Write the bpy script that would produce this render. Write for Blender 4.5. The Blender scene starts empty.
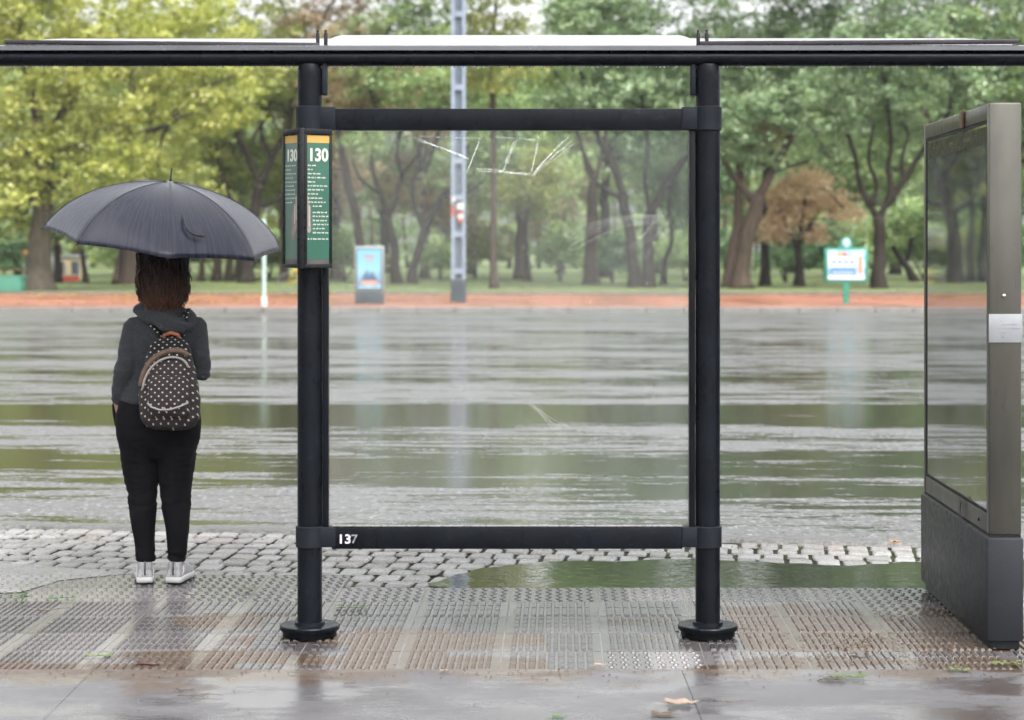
import bpy, bmesh, math, random
import numpy as np
from mathutils import Vector, Matrix, noise as mnoise

S = bpy.context.scene
COL = S.collection
R = math.radians
GAIN = 1.0
F = 1991.0          # focal length in pixels of the 70 mm lens, used to turn measured sizes into metres
CAMH = 1.6
HY = 250.0

def ground_y(py): return F * CAMH / (py - HY)
def at(px, py, Y):
    return Vector(((px - 512) * Y / F, Y, CAMH - (py - HY) * Y / F))

# ------------------------------------------------------------------ tagging
def tag(o, label=None, cat=None, group=None, kind=None):
    if label: o['label'] = label
    if cat: o['category'] = cat
    if group: o['group'] = group
    if kind: o['kind'] = kind
    return o

def empty(name, loc=(0, 0, 0), rz=0.0, parent=None):
    o = bpy.data.objects.new(name, None)
    COL.objects.link(o)
    o.location = loc
    o.rotation_euler = (0, 0, rz)
    o.empty_display_size = 0.2
    if parent: o.parent = parent
    return o

# ------------------------------------------------------------------ mesh builder
class MB:
    def __init__(s): s.v = []; s.f = []; s.mi = []; s.cur = 0
    def add(s, vs, fs):
        b = len(s.v); s.v += [tuple(p) for p in vs]
        for f in fs: s.f.append(tuple(i + b for i in f)); s.mi.append(s.cur)
        return s
    def box(s, c, d, rz=0.0, M=None, bev=0.0):
        x, y, z = d[0] / 2, d[1] / 2, d[2] / 2
        if bev > 0:
            bev = min(bev, x * .9, y * .9, z * .9)
            bm = bmesh.new(); bmesh.ops.create_cube(bm, size=1)
            for v in bm.verts: v.co = Vector((v.co.x * d[0], v.co.y * d[1], v.co.z * d[2]))
            bmesh.ops.bevel(bm, geom=list(bm.edges), offset=bev, segments=2, affect='EDGES', profile=.5)
            bm.verts.index_update()
            vs = [v.co.copy() for v in bm.verts]; fs = [[v.index for v in f.verts] for f in bm.faces]; bm.free()
        else:
            vs = [Vector((i * x, j * y, k * z)) for k in (-1, 1) for j in (-1, 1) for i in (-1, 1)]
            fs = [(0, 2, 3, 1), (4, 5, 7, 6), (0, 1, 5, 4), (2, 6, 7, 3), (0, 4, 6, 2), (1, 3, 7, 5)]
        if M is None: M = Matrix.Rotation(rz, 4, 'Z')
        c = Vector(c)
        return s.add([M @ p + c for p in vs], fs)
    def tube(s, pts, rad, n=10, cap=True, flat=None):
        pts = [Vector(p) for p in pts]
        if not hasattr(rad, '__len__'): rad = [rad] * len(pts)
        rings = []; prev = None
        for i, p in enumerate(pts):
            t = (pts[min(i + 1, len(pts) - 1)] - pts[max(i - 1, 0)])
            if t.length < 1e-9: t = Vector((0, 0, 1))
            t.normalize()
            if prev is None:
                a = Vector((0, 0, 1)) if abs(t.z) < .9 else Vector((1, 0, 0))
                u = a.cross(t).normalized()
            else:
                u = (prev - t * prev.dot(t))
                u = u.normalized() if u.length > 1e-6 else Vector((1, 0, 0))
            prev = u; w = t.cross(u)
            r = rad[i]
            ra, rb = (r if isinstance(r, tuple) else (r, r))
            rings.append([p + u * (ra * math.cos(2 * math.pi * k / n)) + w * (rb * math.sin(2 * math.pi * k / n)) for k in range(n)])
        return s.rings(rings, cap)
    def rings(s, rings, cap=True, closed=True):
        n = len(rings[0]); vs = [p for r in rings for p in r]; fs = []
        for i in range(len(rings) - 1):
            for k in range(n if closed else n - 1):
                a, b = i * n + k, i * n + (k + 1) % n
                fs.append((a, b, b + n, a + n))
        if cap:
            fs.append(tuple(reversed(range(n)))); fs.append(tuple((len(rings) - 1) * n + k for k in range(n)))
        return s.add(vs, fs)
    def lathe(s, prof, c=(0, 0, 0), n=32, cap=True):
        c = Vector(c)
        return s.rings([[c + Vector((r * math.cos(2 * math.pi * k / n), r * math.sin(2 * math.pi * k / n), z)) for k in range(n)] for r, z in prof], cap)
    def ell(s, c, r, M=None, nu=16, nv=10):
        c = Vector(c); rs = []
        for j in range(nv + 1):
            a = -math.pi / 2 + math.pi * j / nv
            a = max(-1.52, min(1.52, a))
            ring = []
            for k in range(nu):
                p = Vector((r[0] * math.cos(a) * math.cos(2 * math.pi * k / nu), r[1] * math.cos(a) * math.sin(2 * math.pi * k / nu), r[2] * math.sin(a)))
                ring.append((M @ p if M else p) + c)
            rs.append(ring)
        return s.rings(rs)
    def prism(s, poly, axis='y', a=0.0, b=0.01, off=(0, 0, 0)):
        off = Vector(off)
        def P(u, w, t):
            return off + {'y': Vector((u, t, w)), 'z': Vector((u, w, t)), 'x': Vector((t, u, w))}[axis]
        n = len(poly)
        vs = [P(u, w, a) for u, w in poly] + [P(u, w, b) for u, w in poly]
        fs = [tuple(range(n)), tuple(reversed(range(n, 2 * n)))] + [(k, n + k, n + (k + 1) % n, (k + 1) % n) for k in range(n)]
        return s.add(vs, fs)
    def build(s, name, mat, parent=None, smooth=False, loc=None, auto=None):
        me = bpy.data.meshes.new(name)
        me.from_pydata(s.v, [], s.f)
        mats = mat if isinstance(mat, (list, tuple)) else [mat]
        for m in mats: me.materials.append(m)
        if len(mats) > 1:
            me.polygons.foreach_set('material_index', s.mi)
        bm = bmesh.new(); bm.from_mesh(me); bmesh.ops.recalc_face_normals(bm, faces=bm.faces); bm.to_mesh(me); bm.free()
        if smooth or auto is not None:
            me.polygons.foreach_set('use_smooth', [True] * len(me.polygons))
            if auto is not None:
                bm = bmesh.new(); bm.from_mesh(me)
                for e in bm.edges:
                    if len(e.link_faces) == 2 and e.calc_face_angle(0) > R(auto): e.smooth = False
                bm.to_mesh(me); bm.free()
        me.update()
        o = bpy.data.objects.new(name, me)
        COL.objects.link(o)
        if parent: o.parent = parent
        if loc is not None: o.location = loc
        return o

def superring(c, rx, ry, n=28, p=2.4, M=None):
    c = Vector(c); out = []
    for k in range(n):
        a = 2 * math.pi * k / n
        ca, sa = math.cos(a), math.sin(a)
        q = Vector((rx * math.copysign(abs(ca) ** (2 / p), ca), ry * math.copysign(abs(sa) ** (2 / p), sa), 0))
        out.append((M @ q if M else q) + c)
    return out

def text_obj(name, body, size, mat, parent, M, depth=.001, align='CENTER', bold=.0, sx=1.0):
    cu = bpy.data.curves.new(name, 'FONT'); cu.body = body; cu.size = size; cu.extrude = depth; cu.align_x = align
    cu.offset = bold
    tmp = bpy.data.objects.new(name + '_tmp', cu); COL.objects.link(tmp)
    dg = bpy.context.evaluated_depsgraph_get()
    me = bpy.data.meshes.new_from_object(tmp.evaluated_get(dg))
    bpy.data.objects.remove(tmp); bpy.data.curves.remove(cu)
    me.transform(Matrix.Diagonal((sx, 1, 1, 1)))
    me.transform(M); me.materials.clear(); me.materials.append(mat); me.name = name
    o = bpy.data.objects.new(name, me); COL.objects.link(o); o.parent = parent
    return o

# ------------------------------------------------------------------ materials
class NT:
    def __init__(s, name):
        s.m = bpy.data.materials.new(name); s.m.use_nodes = True
        s.t = s.m.node_tree; s.n = s.t.nodes; s.l = s.t.links
        s.n.clear(); s.out = s.n.new('ShaderNodeOutputMaterial')
        s._tc = None
    def node(s, typ, **kw):
        nd = s.n.new(typ)
        for k, v in kw.items():
            if k in nd.inputs: s.set(nd.inputs[k], v)
            else: setattr(nd, k, v)
        return nd
    def set(s, inp, v):
        if isinstance(v, bpy.types.NodeSocket): s.l.new(v, inp)
        elif isinstance(v, bpy.types.Node): s.l.new(v.outputs[0], inp)
        else:
            if hasattr(inp.default_value, '__len__') and len(inp.default_value) == 4 and len(v) == 3: v = (*v, 1)
            inp.default_value = v
    def obj(s):
        if not s._tc: s._tc = s.n.new('ShaderNodeTexCoord')
        return s._tc.outputs['Object']
    def geo(s):
        return s.n.new('ShaderNodeNewGeometry').outputs['Position']
    def mapping(s, vec, scale=(1, 1, 1), loc=(0, 0, 0), rot=(0, 0, 0)):
        return s.node('ShaderNodeMapping', Vector=vec, Scale=scale, Location=loc, Rotation=rot).outputs[0]
    def noise(s, vec, scale, detail=4, rough=.55, dist=0.0):
        return s.node('ShaderNodeTexNoise', Vector=vec, Scale=scale, Detail=detail, Roughness=rough, Distortion=dist).outputs[0]
    def ramp(s, fac, stops, interp='LINEAR'):
        r = s.n.new('ShaderNodeValToRGB'); s.set(r.inputs[0], fac)
        cr = r.color_ramp; cr.interpolation = interp
        while len(cr.elements) < len(stops): cr.elements.new(.5)
        for e, (p, c) in zip(cr.elements, stops):
            e.position = p
            e.color = (c, c, c, 1) if not hasattr(c, '__len__') else ((*c, 1) if len(c) == 3 else c)
        return r.outputs[0]
    def math(s, op, a, b=None, c=None, clamp=False):
        m = s.n.new('ShaderNodeMath'); m.operation = op; m.use_clamp = clamp
        s.set(m.inputs[0], a)
        if b is not None: s.set(m.inputs[1], b)
        if c is not None: s.set(m.inputs[2], c)
        return m.outputs[0]
    def mix(s, f, a, b, mode='MIX'):
        m = s.n.new('ShaderNodeMix'); m.data_type = 'RGBA'; m.blend_type = mode
        s.set(m.inputs[0], f); s.set(m.inputs[6], a); s.set(m.inputs[7], b)
        return m.outputs[2]
    def bump(s, h, strength=.3, dist=.01, normal=None):
        b = s.node('ShaderNodeBump', Height=h, Strength=strength, Distance=dist)
        if normal is not None: s.set(b.inputs['Normal'], normal)
        return b.outputs[0]
    def bsdf(s, **kw):
        if 'Base_Color' in kw and GAIN != 1.0:
            kw['Base_Color'] = tuple(c * GAIN for c in kw['Base_Color'][:3]) if isinstance(kw['Base_Color'], tuple) else s.mix(1.0, kw['Base_Color'], (GAIN, GAIN, GAIN), 'MULTIPLY')
        b = s.n.new('ShaderNodeBsdfPrincipled')
        for k, v in kw.items(): s.set(b.inputs[k.replace('_', ' ')], v)
        return b
    def finish(s, sh):
        s.l.new(sh.outputs[0] if isinstance(sh, bpy.types.Node) else sh, s.out.inputs[0]); return s.m
    def sep(s, vec):
        x = s.node('ShaderNodeSeparateXYZ', Vector=vec); return x.outputs

def simple(name, col, rough=.5, var=.15, nscale=8, metal=0.0, bump=0.0, bscale=60, coat=0.0, rvar=.1, spec=.5):
    t = NT(name)
    v = t.obj()
    n = t.noise(v, nscale, 5)
    c2 = tuple(max(0, c * (1 - var)) for c in col); c1 = tuple(min(1, c * (1 + var)) for c in col)
    c = t.ramp(n, [(.3, c2), (.7, c1)])
    r = t.ramp(t.noise(v, nscale * 2.3, 3), [(.3, max(0, rough - rvar)), (.7, min(1, rough + rvar))])
    kw = dict(Base_Color=c, Roughness=r, Metallic=metal, Coat_Weight=coat, Coat_Roughness=.1, Specular_IOR_Level=spec)
    if rough >= .6 or name.startswith(('sign_frame', 'black_rubber', 'dark_base', 'roof_profile')): kw['Specular_IOR_Level'] = min(spec, .15)
    if bump > 0: kw['Normal'] = t.bump(t.noise(v, bscale, 4), bump, .005)
    return t.finish(t.bsdf(**kw))
EXPOSURE = 1.95
HAZE = 0.00025
# ================================================================== WORLD, SUN, CAMERA
w = bpy.data.worlds.new("World"); S.world = w; w.use_nodes = True
nt = w.node_tree; nt.nodes.clear()
sky = nt.nodes.new('ShaderNodeTexSky'); sky.sky_type = 'NISHITA'; sky.sun_disc = False
SUN_EL, SUN_AZ = R(58), R(150)
sky.sun_elevation = SUN_EL; sky.sun_rotation = SUN_AZ
sky.air_density = 1.0; sky.dust_density = 6.0; sky.ozone_density = 1.0
hs = nt.nodes.new('ShaderNodeHueSaturation'); hs.inputs['Saturation'].default_value = 0.12
bg = nt.nodes.new('ShaderNodeBackground'); bg.inputs[1].default_value = 0.15
wo = nt.nodes.new('ShaderNodeOutputWorld')
nt.links.new(sky.outputs[0], hs.inputs['Color']); nt.links.new(hs.outputs[0], bg.inputs[0]); nt.links.new(bg.outputs[0], wo.inputs[0])

sd = bpy.data.lights.new('sun', 'SUN'); sd.energy = 0.9; sd.angle = R(18); sd.color = (1, .97, .93)
so = bpy.data.objects.new('sun', sd); COL.objects.link(so); so.location = (0, 0, 30)
dirv = Vector((math.sin(SUN_AZ) * math.cos(SUN_EL), math.cos(SUN_AZ) * math.cos(SUN_EL), math.sin(SUN_EL)))
so.rotation_euler = dirv.to_track_quat('Z', 'Y').to_euler()

cd = bpy.data.cameras.new('camera'); cam = bpy.data.objects.new('camera', cd); COL.objects.link(cam)
cam.location = (0, 0, CAMH); cam.rotation_euler = (R(90), 0, 0)
cd.sensor_width = 36; cd.lens = 70; cd.shift_y = -(360 - HY) / 1024; cd.clip_end = 3000
cd.dof.use_dof = True; cd.dof.focus_distance = 9.0; cd.dof.aperture_fstop = 2.9
S.camera = cam
S.render.resolution_x = 1024; S.render.resolution_y = 720
S.render.engine = 'CYCLES'
S.view_settings.view_transform = 'Standard'; S.view_settings.look = 'None'
S.view_settings.exposure = EXPOSURE; S.view_settings.gamma = 1

# ================================================================== GROUND
GAIN = .38
def sheet(name, poly, z, mat, thick=0.0, kind='structure'):
    mb = MB()
    if thick > 0: mb.prism(poly, 'z', z - thick, z)
    else: mb.add([Vector((x, y, z)) for x, y in poly], [tuple(range(len(poly)))])
    return tag(mb.build(name, mat), kind=kind)

# grass ground out to the horizon
t = NT('park_grass'); v = t.geo()
n1 = t.noise(v, .35, 5, .6); n2 = t.noise(v, 3, 6, .7)
c = t.ramp(n1, [(.32, (.13, .10, .05)), (.45, (.20, .27, .06)), (.6, (.17, .28, .06)), (.75, (.28, .35, .09))])
c = t.mix(t.ramp(n2, [(.45, 0.0), (.75, .6)]), c, (.16, .14, .06))
M_grass = t.finish(t.bsdf(Base_Color=c, Roughness=.8, Normal=t.bump(n2, .6, .1)))
sheet('ground', [(-900, -300), (900, -300), (900, 1500), (-900, 1500)], -.16, simple('soil', (.09, .08, .06), .9))
sheet('park_lawn', [(-300, 67.6), (300, 67.6), (300, 900), (-300, 900)], .10, M_grass, .2)

# red brick dust path
t = NT('red_path'); v = t.geo()
n1 = t.noise(t.mapping(v, (1, .5, 1)), .5, 5); n2 = t.noise(v, 6, 5)
c = t.ramp(n1, [(.3, (.32, .11, .06)), (.6, (.46, .17, .095)), (.8, (.42, .22, .14))])
c = t.mix(t.ramp(n2, [(.5, 0.0), (.8, .35)]), c, (.22, .13, .08))
M_red = t.finish(t.bsdf(Base_Color=c, Roughness=t.ramp(n1, [(.35, .35), (.6, .75)])))
sheet('red_path', [(-300, 52.35), (300, 52.35), (300, 67.15), (-300, 67.15)], .10, M_red, .2)
M_kerb = simple('kerb_stone', (.33, .31, .28), .5, .2, 3, bump=.3)
M_kerbb = simple('kerb_back_stone', (.30, .27, .23), .7, .2, 3)
mb = MB()
for i in range(-120, 121): mb.box((i * 1.0, 52.2, .02), (.985, .28, .17), bev=.01)
tag(mb.build('far_kerb', M_kerb), kind='structure')
mb = MB()
for i in range(-120, 121): mb.box((i * 1.2, 67.37, .10), (1.18, .40, .17), bev=.01)
tag(mb.build('path_edging', M_kerbb), kind='structure')
# grass wedge lying over the red path by the middle trees
wpoly = [(at(px, py, ground_y(py)).x, ground_y(py)) for px, py in ((560, 294.5), (620, 298), (700, 299), (790, 296.5), (820, 294.5))]
t = NT('grass_patch_mat'); v = t.geo()
M_gp = t.finish(t.bsdf(Base_Color=t.ramp(t.noise(v, 2, 6), [(.35, (.14, .10, .05)), (.6, (.12, .15, .04))]), Roughness=.85))
mb = MB(); mb.add([Vector((x, y * .997, .108)) for x, y in wpoly], [tuple(range(len(wpoly)))])
tag(mb.build('grass_patch', M_gp), kind='structure')

# ---------------- wet asphalt road
def road_near(x): return 11.24 - .136 * max(-6, min(6, x))
t = NT('wet_asphalt'); v = t.geo()
sx, sy, sz = t.sep(v)
skew = t.node('ShaderNodeCombineXYZ', X=sx, Y=t.math('ADD', sy, t.math('MULTIPLY', sx, .05)), Z=0.0).outputs[0]
big = t.noise(t.mapping(skew, (.13, .62, 1)), 1.0, 5, .62, .4)
mid = t.noise(t.mapping(skew, (.35, 2.4, 1), (7, 3, 0)), 1.0, 4, .6)
fine = t.noise(v, 22, 5, .7)
# gentle wheel track water lines running along the lanes
yy = t.math('ADD', sy, t.math('MULTIPLY', sx, .01))
lines = t.ramp(t.math('DIVIDE', yy, 52.0), [(0, 0.45), (.218, .28), (.243, .34), (.258, .66), (.28, .74), (.312, .66), (.316, .44), (.352, .48), (.358, .95), (.402, .98), (.406, .40), (.44, .45), (.50, .55), (.56, .45), (.65, .48), (.8, .38), (1, .42)])
m = t.math('ADD', t.math('MULTIPLY', big, .55), t.math('ADD', t.math('MULTIPLY', mid, .50), t.math('MULTIPLY', lines, .36)))
wet = t.ramp(t.math('ADD', m, t.math('ADD', t.math('MULTIPLY', t.math('SUBTRACT', fine, .5), .30), t.math('MULTIPLY', t.math('SUBTRACT', t.noise(t.mapping(skew, (1.2, 6.0, 1), (2, 9, 0)), 1.0, 5, .65), .5), .55))), [(.685, 0.0), (.735, 1.0)])     # 1 = standing water film
rough = t.mix(wet, (.40, .40, .40), (.085, .085, .085))
bh = t.math('ADD', t.math('MULTIPLY', t.noise(v, 26, 4, .6), .75), t.math('MULTIPLY', t.noise(v, 9, 3), .55))
bstr = t.mix(wet, (1, 1, 1), (.045, .045, .045))
bn = t.node('ShaderNodeBump', Height=bh, Strength=bstr, Distance=.045)
col = t.mix(wet, (.16, .16, .16), (.05, .053, .038))  # rough asphalt paler than the film; sky glare is painted into this tone
speck = t.noise(t.mapping(v, (24, 11, 1)), 1.0, 6, .8)
spk = t.math('MULTIPLY', t.ramp(speck, [(.52, 0.0), (.64, 1.0)]), t.mix(wet, (.62, .62, .62), (.12, .12, .12)))
col = t.mix(spk, col, (.85, .85, .86))  # pale aggregate and sky glints, both painted in as bright specks
M_road = t.finish(t.bsdf(Base_Color=col, Roughness=rough, Normal=bn.outputs[0], Specular_IOR_Level=.6))
poly = [(-200, road_near(-6)), (-6, road_near(-6)), (6, road_near(6)), (200, road_near(6)), (200, 52.05), (-200, 52.05)]
sheet('road', poly, -.03, M_road)
# rough crumbling asphalt lip along the near road edge
rng = random.Random(4)
mb = MB(); top = []; N = 420
vs = []; 
for i in range(N + 1):
    x = -8 + 16 * i / N
    y = road_near(x) + .02 * mnoise.noise(Vector((x * 3, 0, 0))) + .03 * mnoise.noise(Vector((x * 11, 5, 0)))
    z = -.012 + .008 * mnoise.noise(Vector((x * 5, 9, 0)))
    vs += [Vector((x, y - .015, -.08)), Vector((x, y, z)), Vector((x, y + .10, z + .006)), Vector((x, y + .32, -.031))]
fs = [(i * 4 + k, (i + 1) * 4 + k, (i + 1) * 4 + k + 1, i * 4 + k + 1) for i in range(N) for k in range(3)]
mb.add(vs, fs)
t = NT('asphalt_lip'); v = t.geo()
f2 = t.noise(v, 40, 5, .7)
M_lip = t.finish(t.bsdf(Base_Color=t.ramp(f2, [(.35, (.08, .08, .075)), (.7, (.30, .30, .29))]), Roughness=.32, Normal=t.bump(f2, .9, .01)))
tag(mb.build('road_edge', M_lip, smooth=True), kind='structure')

# ---------------- cobblestones
t = NT('cobble_stone'); v = t.geo()
isl = t.n.new('ShaderNodeNewGeometry').outputs['Random Per Island']
c = t.ramp(isl, [(0, (.34, .33, .315)), (.35, (.46, .45, .44)), (.7, (.54, .53, .53)), (.93, (.46, .42, .39)), (1, (.34, .33, .31))])
n2 = t.noise(v, 30, 6, .7)
c = t.mix(t.ramp(n2, [(.4, 0.0), (.8, .5)]), c, (.13, .125, .11))
M_cob = t.finish(t.bsdf(Base_Color=c, Roughness=t.ramp(n2, [(.3, .20), (.7, .42)]), Normal=t.bump(n2, .6, .008)))
t = NT('cobble_joint'); v = t.geo()
M_joint = t.finish(t.bsdf(Base_Color=t.ramp(t.noise(v, 2.2, 5), [(.42, (.022, .02, .016)), (.62, (.05, .07, .018)), (.8, (.06, .05, .03))]), Roughness=.75, Specular_IOR_Level=.15, Normal=t.bump(t.noise(v, 60, 4), .6, .01)))
mb = MB(); rng = random.Random(11)
tilt = math.atan(-.136)
ca, sa = math.cos(tilt), math.sin(tilt)
row = 0; d = -0.03
while d > -2.2:
    dep = rng.uniform(.165, .20)
    d0 = d - dep; x = -7 - rng.random() * .1
    while x < 7:
        wd = rng.uniform(.105, .150)
        cx, cyv = x + wd / 2, (d0 + d) / 2
        wx = cx * ca - cyv * sa; wy = 11.22 + cx * sa + cyv * ca
        z = -.022 + rng.uniform(-.005, .005) + .006 * mnoise.noise(Vector((wx, wy, 0)))
        ok = wy > 9.15
        if ok:
            j = lambda a: a * rng.uniform(.86, 1.0)
            hw, hd = wd / 2 - .006, dep / 2 - .013
            M = Matrix.Rotation(tilt + rng.uniform(-.05, .05), 4, 'Z') @ Matrix.Rotation(rng.uniform(-.03, .03), 4, 'X') @ Matrix.Rotation(rng.uniform(-.03, .03), 4, 'Y')
            cor = [(-j(hw), -j(hd)), (j(hw), -j(hd)), (j(hw), j(hd)), (-j(hw), j(hd))]
            c8 = []
            for q in range(4):
                a, b, cn = Vector(cor[q - 1]), Vector(cor[q]), Vector(cor[(q + 1) % 4])
                c8.append(b.lerp(a, .09)); c8.append(b.lerp(cn, .09))
            o = Vector((wx, wy, 0))
            rg = []
            for (sc, zz) in ((1.04, -.06), (1.0, z - .010), (.95, z - .001), (.84, z + .003)):
                rg.append([o + M @ Vector((p.x * sc, p.y * sc, 0)) + Vector((0, 0, zz)) for p in c8])
            mb.cur = 1; mb.rings(rg[:2], cap=False); mb.cur = 0; mb.rings(rg[1:])
        x += wd
    d = d0; row += 1
tag(mb.build('cobblestone_strip', [M_cob, M_joint], auto=40), kind='structure')
sheet('cobble_bedding', [(-8, road_near(-6) - .0), (-8, 9.2), (8, 9.2), (8, road_near(6)), (6, road_near(6)), (-6, road_near(-6))][::-1], -.034, M_joint)

# ---------------- puddle over the cobbles
def px_ground(px, py): 
    Y = ground_y(py); return ((px - 512) * Y / F, Y)
out = [(428, 582), (455, 573), (485, 566), (530, 560.5), (575, 559), (620, 559), (668, 557), (700, 557), (740, 559), (790, 561), (850, 564), (905, 560), (1060, 560), (1200, 564),
       (1200, 588), (1000, 588.5), (900, 588), (780, 588.5), (640, 588), (520, 587), (455, 586), (430, 584)]
pts = [Vector(px_ground(*p)) for p in out]
dense = []
for i in range(len(pts)):
    a, b = pts[i], pts[(i + 1) % len(pts)]
    for k in range(10):
        q = a.lerp(b, k / 10); qn = mnoise.noise(Vector((q.x * 9, q.y * 9, 1)))
        dense.append((q.x + .02 * mnoise.noise(Vector((q.x * 9, 3, q.y * 9))), q.y + (.035 * qn if i < 13 else .008 * qn)))
t = NT('puddle_water'); v = t.geo()
rip = t.noise(t.mapping(v, (1, 1.6, 1)), 9, 3, .5)
M_pud = t.finish(t.bsdf(Base_Color=(.035, .038, .022), Roughness=.025, Specular_IOR_Level=.6, Normal=t.bump(rip, .07, .02)))
mb = MB(); mb.add([Vector((x, y, -.0105)) for x, y in dense], [tuple(range(len(dense)))])
tag(mb.build('puddle', M_pud), kind='structure')

# ---------------- ribbed and dotted pavement tiles
t = NT('pavement_tile'); v = t.geo()
isl = t.n.new('ShaderNodeNewGeometry').outputs['Random Per Island']
x_, y_, z_ = t.sep(v)
tx = t.math('FLOOR', t.math('DIVIDE', t.math('ADD', x_, .24 + .02), .4)); ty = t.math('FLOOR', t.math('DIVIDE', t.math('SUBTRACT', y_, 7.58), .375))
wn = t.node('ShaderNodeTexWhiteNoise', Vector=t.node('ShaderNodeCombineXYZ', X=tx, Y=ty, Z=3.0).outputs[0]); wn.noise_dimensions = '3D'
base = t.ramp(wn.outputs[0], [(0, (.23, .215, .22)), (.5, (.27, .25, .255)), (.75, (.25, .22, .21)), (1, (.31, .29, .295))])
n2 = t.noise(v, 26, 6, .7)
base = t.mix(t.ramp(n2, [(.35, 0.0), (.8, .55)]), base, (.12, .11, .105))
def blob(cx, cy, rx, ry, soft=.5):
    a = t.math('DIVIDE', t.math('SUBTRACT', x_, cx), rx); b = t.math('DIVIDE', t.math('SUBTRACT', y_, cy), ry)
    dd = t.math('ADD', t.math('MULTIPLY', a, a), t.math('MULTIPLY', b, b))
    return t.math('SUBTRACT', 1.0, dd)
mud = None
for (px, py, rx, ry) in ((230, 655, .5, .13), (400, 640, .75, .25), (560, 640, .6, .15), (855, 628, .75, .48), (330, 660, .7, .12), (860, 662, .55, .12), (980, 670, .5, .3), (250, 620, .35, .18), (60, 668, .8, .1), (640, 622, .3, .15), (465, 663, .45, .14), (760, 668, .3, .1)):
    X0, Y0 = px_ground(px, py); b = blob(X0, Y0, rx, ry)
    mud = b if mud is None else t.math('MAXIMUM', mud, b)
base = t.mix(1.0, base, t.ramp(wn.outputs['Color'], [(.2, .55), (.8, 1.15)]), 'MULTIPLY')
mudn = t.math('ADD', mud, t.math('MULTIPLY', t.math('SUBTRACT', t.noise(v, 3.2, 6, .65), .5), 1.8))
mudn = t.math('ADD', mudn, t.math('MULTIPLY', t.math('SUBTRACT', wn.outputs[0], .5), 2.4))
mudf = t.ramp(mudn, [(.12, 0.0), (.35, 1.0)])
mc = t.ramp(t.noise(v, 14, 6, .75), [(.3, (.075, .046, .03)), (.65, (.155, .105, .07)), (.85, (.21, .155, .11))])
cc = t.mix(mudf, base, mc)
moss = t.math('MULTIPLY', t.ramp(t.noise(v, 1.6, 4), [(.5, 0.0), (.62, .8)]), t.ramp(t.math('DIVIDE', t.math('SUBTRACT', y_, 9.0), 1.0), [(.1, 0.0), (.35, 1.0)]))
cc = t.mix(t.math('MULTIPLY', moss, .12), cc, (.09, .10, .035))
rr = t.mix(mudf, t.ramp(n2, [(.3, .13), (.75, .34)]), (.42, .42, .42))
def tilemat(c, r_, nrm): return t.bsdf(Base_Color=c, Roughness=r_, Normal=nrm, Specular_IOR_Level=.6)
nrm_ = t.bump(n2, .35, .004)
M_tile = t.finish(tilemat(cc, rr, nrm_))
# rain film between ribs; its pale sky reflection is painted into the bed colour
import copy as _c
M_tile_base = M_tile.copy(); M_tile_base.name = 'pavement_tile_groove'
for nd in M_tile_base.node_tree.nodes:
    if nd.type == 'BSDF_PRINCIPLED':
        lk = nd.inputs['Roughness'].links[0]; M_tile_base.node_tree.links.remove(lk); nd.inputs['Roughness'].default_value = .13
    if nd.type == 'VALTORGB' and abs(nd.color_ramp.elements[0].color[0] - .23) < .01:
        for e, v_ in zip(nd.color_ramp.elements, (.19, .26, .22, .30)): e.color = (v_, v_ * .925, v_ * .945, 1)
for nd in M_tile.node_tree.nodes:
    if nd.type == 'VALTORGB' and abs(nd.color_ramp.elements[0].color[0] - .23) < .01:
        for e, v_ in zip(nd.color_ramp.elements, (.115, .15, .135, .18)): e.color = (v_, v_ * .90, v_ * .96, 1)
mb = MB(); rng = random.Random(5)
yrows = [7.58, 7.955, 8.33, 8.705, 9.08, 9.455]; TD = .375
ROT = math.atan(50 / F)
def bar(mb, x0, x1, y0, y1, z0, z1):
    e = .003
    b = [Vector((x0, y0, z0)), Vector((x1, y0, z0)), Vector((x1, y1, z0)), Vector((x0, y1, z0))]
    u = [Vector((x0 + e, y0 + e, z1)), Vector((x1 - e, y0 + e, z1)), Vector((x1 - e, y1 - e, z1)), Vector((x0 + e, y1 - e, z1))]
    mb.add(b + u, [(4, 5, 6, 7), (0, 1, 5, 4), (1, 2, 6, 5), (2, 3, 7, 6), (3, 0, 4, 7)])
for r in range(6):
    y0 = yrows[r]
    for i in range(-14, 15):
        x0 = -.24 + .4 * i + ROT * y0 * 1.0 - ROT * 0
        x0 = -.24 + .4 * i + (.0 if r != 2 else .0)
        if r == 5 and (x0 > -1.1 or x0 < -7): continue
        dz = rng.uniform(-.0004, .0004)
        mb.cur = 0; bar(mb, x0 + .0003, x0 + .3997, y0 + .0003, y0 + TD - .0003, -.05, -.004 + dz); mb.cur = 1
        if r >= 4 or rng.random() < .06:
            for a in range(8):
                for b in range(8):
                    cx, cy2 = x0 + .03 + a * .0475 + (.0 if b % 2 else .012), y0 + .024 + b * .046
                    rr_ = .013
                    mb.rings([[Vector((cx + q * math.cos(k * math.pi / 3), cy2 + q * math.sin(k * math.pi / 3), zz)) for k in range(6)] for q, zz in ((rr_, -.005 + dz), (rr_ * .6, .0 + dz))], cap=True)
        else:
            mrg = .031; nb = rng.choice((9, 10, 11, 12)); wbar = (.4 - 2 * mrg) / nb; seg = rng.choice((2, 3, 3, 4))
            for a in range(nb):
                for b in range(seg):
                    L = (TD - .030) / seg
                    bar(mb, x0 + mrg + a * wbar + .005, x0 + mrg + (a + 1) * wbar - .005, y0 + .015 + b * L + .007, y0 + .015 + (b + 1) * L - .007, -.006 + dz, .0025 + dz)
pt = mb.build('pavement_tiles', [M_tile_base, M_tile]); tag(pt, kind='structure')
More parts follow.
